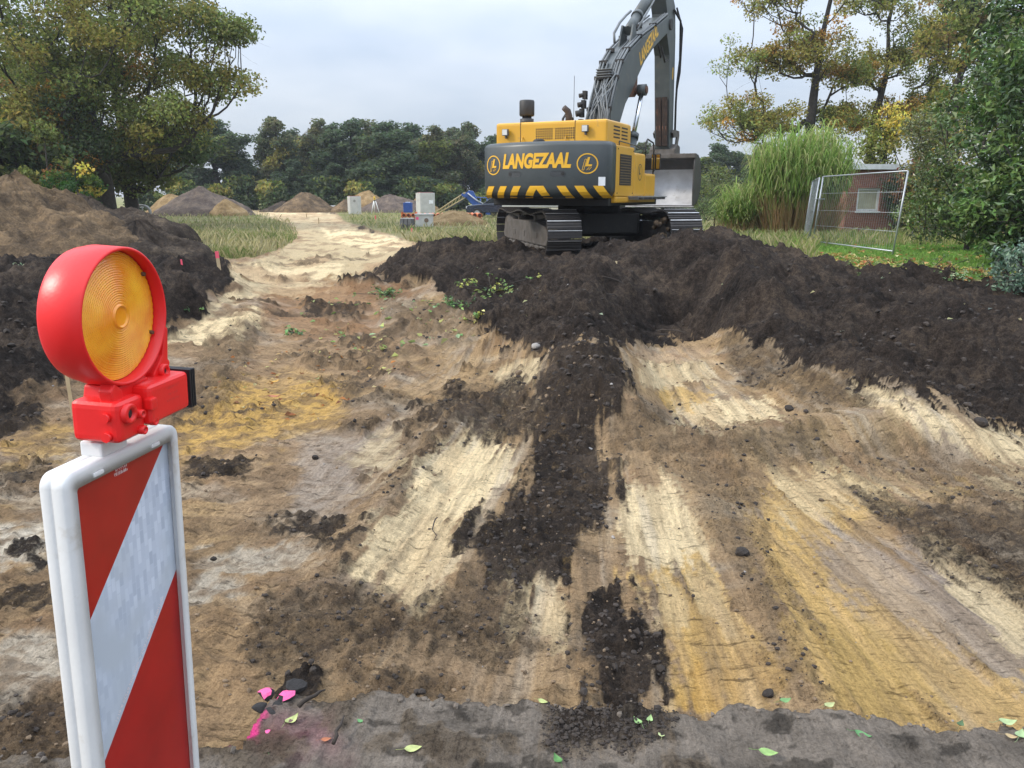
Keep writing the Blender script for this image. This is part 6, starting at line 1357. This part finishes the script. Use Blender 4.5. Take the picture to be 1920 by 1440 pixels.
BIG = [(1393, 1045, 26, 0, 'largest dark soil clod lying on the brown windrow right of the pale lane'), (1840, 797, 24, 0, 'rounded dark clod on the pale sand lane below the right bank'), (1005, 652, 16, 2, 'grey stone at the end of the cut bank'), (968, 655, 14, 1, 'brown clod beside the grey stone at the cut bank'), (972, 703, 14, 1, 'brown stone on the small pale patch below the cut bank'), (665, 793, 11, 0, 'small black clod alone on the sandy lane'), (592, 862, 12, 0, 'flat black clod at the edge of the ochre patch'),
       (1395, 705, 17, 1, 'brown clod on the floor of the scoop channel'), (1685, 890, 18, 1, 'flat brown clod on the ochre lane under the right windrow'), (1440, 1308, 20, 0, 'jagged dark lump on the edge of the street strip'), (1620, 885, 12, 0, 'small dark clod near the flat brown clod'), (1150, 1010, 9, 2, 'small pale pebble on the pale lane'), (1125, 1253, 8, 2, 'grey pebble on the dark patch near the street strip'), (985, 1262, 8, 1, 'brown pebble on the dark brown scraped patch'), (1410, 1195, 8, 1, 'reddish pebble on the ochre lane'), (1540, 940, 9, 1, 'tan pebble on the ochre lane'), (1630, 965, 0, 1, ''), (1105, 850, 16, 2, 'grey lump in the dark windrow'), (1110, 745, 8, 1, 'yellow brown lump on the left ridge'), (1480, 770, 16, 0, 'dark clod at the foot of the right ridge'), (1080, 805, 13, 0, 'dark clod below the left ridge tip'), (820, 690, 10, 0, 'dark clod next to the cut bank toe'), (400, 1050, 10, 0, 'round dark pebble near the beacon'), (480, 1075, 0, 0, '')]
for i, (u, v_, s_, k, lab) in enumerate(BIG):
    if not s_: continue
    p = on_ground(u, v_); D_ = p.y*cP-(p.z-EYE)*sP; r_ = s_/FPX*D_*.62
    o = bpy.data.objects.new('soil_clod' if k < 2 else 'stone', cm[i % 6].copy()); COL.objects.link(o); o.data.materials.append([m_clod, m_clodb, m_stone][k])
    o.location = p+Vector((0, 0, r_*.35)); o.scale = (r_*1.1, r_, r_*.72); o.rotation_euler = (rng.random()*.5, rng.random()*.5, rng.random()*6); tag(o, lab, 'clod' if k < 2 else 'stone')
def scatter_clods(name, label, mask, n, r0, r1, material, power=3.5, ymax=17.):
    P_, ii = surf_pick(mask, n, rng, ymax); tm = []
    for k in range(5):
        me = clod_mesh('t', 50+k, 1); v = np.zeros(len(me.vertices)*3); me.vertices.foreach_get('co', v); f = np.array([list(q.vertices) for q in me.polygons]); tm.append((v.reshape(-1, 3), f)); bpy.data.meshes.remove(me)
    Vs = []; Fs = []; o = 0
    for k in range(5):
        s_ = P_[k::5]; m_ = len(s_)
        if not m_: continue
        v, f = tm[k]; r_ = (r0+(r1-r0)*rng.random(m_)**power)*np.clip(s_[:, 1]/5, .7, 1.5); a = rng.random(m_)*6.28
        ca, sa = np.cos(a)[:, None], np.sin(a)[:, None]; vx = v[None, :, 0]*ca-v[None, :, 1]*sa; vy = v[None, :, 0]*sa+v[None, :, 1]*ca; vz = np.repeat(v[None, :, 2], m_, 0)*.68
        q = np.stack([vx, vy, vz], -1)*r_[:, None, None]*(.8+.5*rng.random((m_, 1, 3)))+(s_+np.c_[np.zeros((m_, 2)), r_*.25])[:, None, :]
        Vs.append(q.reshape(-1, 3)); Fs.append((f[None]+(np.arange(m_)*len(v))[:, None, None]+o).reshape(-1, 3)); o += m_*len(v)
    ob = link(name, fast_mesh(name, np.concatenate(Vs), np.concatenate(Fs), smooth_=False), material); tag(ob, label, 'soil', kind='stuff'); return ob
mid = (dark > .3)*(dark < .9)*1.*(strip < .2); edge_ = mid
scatter_clods('loose_soil', 'small dark soil crumbs strewn over the windrows', (mid > .5)*1., 4200, .004, .024, m_clod, 4.)
scatter_clods('soil_crumbs', 'fine dark soil crumbs on the topsoil heap and banks', ((dark > .75) & (strip < .2))*1., 4600, .007, .034, m_clod, 3.0)
scatter_clods('sand_crumbs', 'brown sand lumps scattered on the stripped ground', ((mid > .5) | (n_mid > .60) & (dark < .5) & (grass < .2) & (strip < .2))*1., 2400, .004, .020, m_clodb)
scatter_clods('pebbles', 'pale pebbles strewn thinly over the stripped ground', ((strip < .2) & (grass < .2))*1., 200, .004, .012, m_stone)
scatter_clods('mud_crumbs', 'dark mud crumbs trodden onto the street strip', ((strip > .8) & (dstrip > .3))*1., 900, .004, .016, m_clod)

m_mud = mat('grey_mud', (.12, .098, .078), .95, var=.3, vs=5, bump=.7, bs=12)
scatter_clods('edge_crumbs', 'grey mud crumbs along the broken edge of the street strip', (np.abs(Y-se) < .045)*1.*(Y > 1.8), 500, .003, .022, m_mud, 4.)
# fallen leaves on the strip: each a thing
def leaf_obj(name, label, p, size, col, yaw, curl, group=None, tilt=0.):
    V = []; n = 7
    for i in range(n):
        t_ = i/(n-1); w_ = math.sin(math.pi*t_**.8)*.32*(1-.25*t_); z_ = curl*(t_-.5)**2*1.6
        V += [(t_-.5, -w_, z_+.10*curl+w_*.35*curl), (t_-.5, 0, z_), (t_-.5, w_, z_+.10*curl+w_*.35*curl)]
    F = []
    for i in range(n-1):
        for k in (0, 1): a = 3*i+k; F.append((a, a+3, a+4, a+1))
    t_ = thing(name, label, 'leaf', p, (tilt, 0, yaw), group)
    m_ = mat('leaf_%s' % name+str(int(col[0]*1000)), [c*.8 for c in col], .55, var=.3, vs=40, dirt=(.16, .12, .08), dirt_amt=.3, dirt_scale=60)
    MB().add([(a*size, b_*size, c*size) for a, b_, c in V], F, None, True).build('blade', m_, t_)
    MB().tube([(-.5*size, 0, .25*curl*size*1.6), (-.72*size, .03*size, .03*size), (-.95*size, .10*size, .0)], [size*.012, size*.011, size*.01], 5).build('stem', m_, t_)
    return t_
LV = [(548, 1358, .075, (.42, .47, .17), 1.0, .5, 'pale green fallen leaf beside the pink painted corner'), (675, 1358, .035, (.10, .28, .09), 2.5, .2, 'tiny bright green leaf scrap on the grey strip'), (775, 1410, .075, (.42, .44, .20), .2, .15, 'long pale yellow green leaf on the strip'), (500, 1415, .06, (.12, .24, .08), 2.2, .5, 'dark green leaf on the pink paint'), (1195, 1360, .055, (.24, .40, .14), 2.1, .5, 'green leaf of the pair lying on the strip'), (1218, 1356, .05, (.28, .42, .16), 1.2, .5, 'upright twin of the pair of green leaves'), (1240, 1382, .05, (.46, .53, .25), 1.4, .2, 'pale round leaf below the pair of green leaves'), (1440, 1418, .08, (.25, .40, .12), -.25, .2, 'long green leaf lying flat on the strip'), (1617, 1386, .07, (.10, .28, .06), -.6, .4, 'folded deep green leaf on the strip'), (1472, 1320, .06, (.15, .30, .10), .3, .3, 'green leaf at the jagged lump on the strip edge'), (1555, 1328, .06, (.38, .42, .18), .4, .2, 'yellow green leaf on the edge of the strip'), (1018, 1322, .05, (.42, .45, .20), -.5, .3, 'pale leaf on the strip edge below the dark patch'), (1888, 1362, .08, (.36, .46, .22), .0, .4, 'large pale leaf at the end of the strip edge'), (1912, 1385, .07, (.30, .42, .2), .8, .4, 'second pale leaf close to the large pale leaf'), (1895, 1388, .05, (.45, .33, .16), -.4, .3, 'small tan leaf close to the large pale leaf'), (1800, 1365, .05, (.06, .12, .04), .8, .5, 'crumpled dark green leaf on the strip'), (1045, 1432, .06, (.08, .22, .05), 2., .5, 'dark green leaf on the muddy crumbs'), (612, 1393, .045, (.40, .13, .05), .2, .2, 'small orange brown leaf on the strip'), (515, 720, .16, (.55, .30, .04), .8, .5, 'orange leaf lying on the sandy lane'), (515, 748, .17, (.40, .14, .05), .1, .4, 'red brown leaf lying on the sandy lane')]
for u, v_, s_, c, yw, cu, lab in LV:
    p = on_ground(u, v_) if v_ < 1290 else atz(u, v_, 0.0); p.z += .012; leaf_obj('fallen_leaf', lab, p, s_*.72, c, yw, cu)
def leaf_litter(name, label, P_, s0, s1, cols, lift=.015):
    n = len(P_); V, F, K_ = leaf_cloud(P_+np.array([0, 0, lift]), 1, .01, .005, (s0+s1)/2, cols[rng.integers(0, len(cols), n)], rng, up=1.6, asp=.6); o = link(name, fast_mesh(name, V, F, K_, smooth_=False), m_leaf); tag(o, label, 'leaves', kind='stuff'); return o
def pick_poly(poly, n, jit=.03):
    s_ = (sdf(poly) < 0); return surf_pick(s_*1., n, rng)[0]
AUT = np.array([(.42, .30, .10), (.35, .16, .05), (.50, .40, .16), (.25, .10, .04), (.45, .42, .2)])
leaf_litter('leaf_litter', 'yellow and brown leaves scattered on the sandy lane', pick_poly([(420, 660), (740, 640), (780, 700), (600, 790), (380, 800)], 120), .05, .07, AUT)
leaf_litter('leaf_litter', 'brown and orange leaf litter along the edge of the lawn', np.r_[pick_poly([(1490, 470), (1700, 492), (1930, 512), (1930, 545), (1700, 518), (1600, 505), (1490, 480)], 700), pick_poly([(1560, 450), (1900, 470), (1930, 505), (1600, 490)], 160)], .10, .14, AUT*1.1, .04)
leaf_litter('leaf_scraps', 'small green and yellow leaf scraps on the stripped ground below the cut bank', np.r_[pick_poly([(560, 560), (860, 560), (900, 640), (720, 680), (560, 640)], 110), pick_poly([(880, 540), (970, 535), (970, 555), (890, 555)], 60)], .09, .13, np.array([(.22, .32, .10), (.40, .42, .15), (.30, .42, .22)]), .02)
leaf_litter('leaf_scraps', 'sparse pale leaf scraps over the whole soil heap', surf_pick(((dark > .7) & (Y > 8) & (strip < .1) & (grass < .1))*1., 90, rng, 20)[0], .06, .1, np.array([(.35, .38, .2), (.45, .38, .2), (.3, .32, .25)]), .02)
# green sprigs torn from bushes
def sprig(label, u, v_, r_, n, pal, seed):
    p = on_ground(u, v_); rg = np.random.default_rng(seed); t_ = thing('torn_sprig', label, 'sprig', p)
    C = rg.normal(0, 1, (n, 3))*np.array([r_, r_*.7, r_*.35]); C[:, 2] = np.abs(C[:, 2])+.03
    V, F, K_ = leaf_cloud(C, 7, .07, .05, .055, np.array(pal)[rg.integers(0, len(pal), n)], rg, up=.7); link('leaves', fast_mesh('leaves', V, F, K_, smooth_=False), m_leafg, t_)
    s_ = MB()
    for c in C[::2]: s_.tube([(0, 0, .02), tuple(c*.5+np.array([0, 0, .02])), tuple(c)], .006, 4)
    s_.build('twig', m_bark, t_)
G1 = [(.10, .20, .06), (.16, .28, .08), (.07, .14, .05)]; G2 = [(.30, .38, .10), (.42, .42, .10), (.14, .24, .07)]
for i, a in enumerate([('dark green sprig caught on the cut bank', 845, 578, .20, 26, G1), ('bushy green sprig lying before the soil heap', 727, 556, .18, 22, G1), ('yellow green sprig at the lower end of the cut bank', 895, 612, .18, 16, G2), ('small upright weed on the sandy lane', 552, 628, .08, 8, G1), ('pale green sprig on the top of the left bank near the mound', 52, 512, .16, 16, [(.2, .3, .12), (.3, .38, .2)]), ('thin sprig lying on the dark left bank', 30, 478, .12, 8, G1), ('small green tuft on the left bank below the pink stake', 358, 588, .10, 7, G1), ('leafy sprig on the flank of the dark lumpy mound', 230, 470, .2, 10, G1), ('light green oak sprig on the right bank below the lawn', 1790, 528, .16, 16, [(.30, .42, .22), (.38, .48, .28), (.15, .25, .08)]), ('trailing weeds hanging over the lawn edge cut', 1640, 512, .35, 34, [(.16, .20, .06), (.30, .28, .08), (.08, .13, .04)]), ('second clump of trailing weeds on the lawn edge cut', 1740, 517, .40, 34, [(.16, .20, .06), (.30, .28, .08), (.08, .13, .04)]), ('weeds at the foot of the pale blue green shrub', 1850, 525, .35, 30, [(.14, .20, .07), (.10, .16, .06)]), ('flat yellow green cuttings on the soil shelf', 920, 545, .3, 18, G2)]):
    sprig(*a, 300+i)
# roots and sticks
RT = [((0, 566), (75, 572), .025, 'long dark stick on the left bank'), ((1065, 600), (1082, 555), .010, 'thin upright twig standing in the soil heap'), ((625, 1400), (645, 1350), .006, 'short dark root on the street strip'), ((560, 1330), (612, 1300), .008, 'black root lying by the broken strip corner'), ((1105, 570), (1150, 560), .012, 'broken branch on the soil heap'), ((1130, 520), (1190, 545), .012, 'dark root on the face of the soil heap'), ((1690, 585), (1730, 572), .012, 'stick on the right soil bank'), ((1230, 622), (1300, 628), .010, 'thin root across the scoop channel'), ((820, 975), (812, 1020), .004, 'fine rootlet on the pale scraped floor')]
for k, (a, b_, r_, lab) in enumerate(RT):
    if 'upright' in lab: p = on_ground(*a); q = aty(b_[0], b_[1], p.y)
    elif a[1] > 1290: p = atz(*a, .012); q = atz(*b_, .018)
    else: p = on_ground(*a); q = on_ground(*b_)
    m_ = (p+q)/2; L_ = (q-p).length; pts = [Vector((0, 0, .01))]; sd2 = random.Random(k)
    for s_ in range(1, 6): pts.append((q-p)*(s_/5)+Vector((sd2.uniform(-.04, .04)*L_, sd2.uniform(-.04, .04)*L_, .015+.03*L_*math.sin(s_/5*3.14))))
    o = MB().tube(pts, [r_, r_, r_*.9, r_*.8, r_*.6, r_*.35], 6).build('root_stick', mat('dead_root', (.035, .026, .02), .9, var=.4), loc=p); tag(o, lab, 'stick')
# broken asphalt with pink marking at the corner of the strip
m_asph = mat('broken_asphalt', (.022, .020, .020), .85, var=.3, bump=.6, bs=60)
AS = [(500, 1305, .055, 1, 'broken asphalt lump with pink paint at the strip corner'), (535, 1310, .07, 1, 'larger broken asphalt lump splashed with pink paint'), (505, 1340, .05, 0, 'black asphalt fragment below the pink lumps'), (555, 1290, .075, 0, 'big black asphalt chunk on the strip corner'), (520, 1325, .045, 1, 'thin asphalt flake with pink top'), (492, 1360, .05, 0, 'black asphalt edge piece on the strip corner side'), (488, 1330, .05, 0, 'upright asphalt edge piece beside the pink lumps'), (500, 1378, .04, 1, 'faded pink asphalt flake at the corner')]
for i, (u, v_, s_, pk, lab) in enumerate(AS):
    p = atz(u, v_, .0); t_ = thing('asphalt_chunk', lab, 'asphalt chunk', p, (0, 0, i*1.1), 'broken asphalt at the strip corner')
    o = link('lump', cm[i % 6].copy(), m_asph, t_); o.scale = (s_*.62, s_*.5, s_*.32); o.location = (0, 0, s_*.05)
    if pk and i != 4:
        bm = bmesh.new(); bm.from_mesh(cm[i % 6]); bm.normal_update(); bmesh.ops.delete(bm, geom=[f_ for f_ in bm.faces if f_.normal.z < .45 or f_.calc_center_median().x > .45], context='FACES'); me = bpy.data.meshes.new('pink_paint'); bm.to_mesh(me); bm.free()
        q = link('pink_paint', me, mat('pink_spray_bright', (.72, .085, .25), .6, var=.2, vs=9), t_); q.scale = [c*1.03 for c in o.scale]; q.location = (0, 0, s_*.05+.002)
# ------------------------------------------------------------------ damp autumn air
hm = bpy.data.materials.new('damp_air'); hm.use_nodes = True; hm.node_tree.nodes.clear()
ho = hm.node_tree.nodes.new('ShaderNodeOutputMaterial'); hv = hm.node_tree.nodes.new('ShaderNodeVolumePrincipled')
hv.inputs['Color'].default_value = (.86, .91, 1, 1); hv.inputs['Density'].default_value = .0004; hv.inputs['Anisotropy'].default_value = .2
hm.node_tree.links.new(hv.outputs[0], ho.inputs['Volume'])
hb = MB().box(-1300, 1300, -12, 1000, -1.8, 24).build('haze', hm); tag(hb, 'thin damp haze filling the air over the whole site', 'haze', kind='stuff')
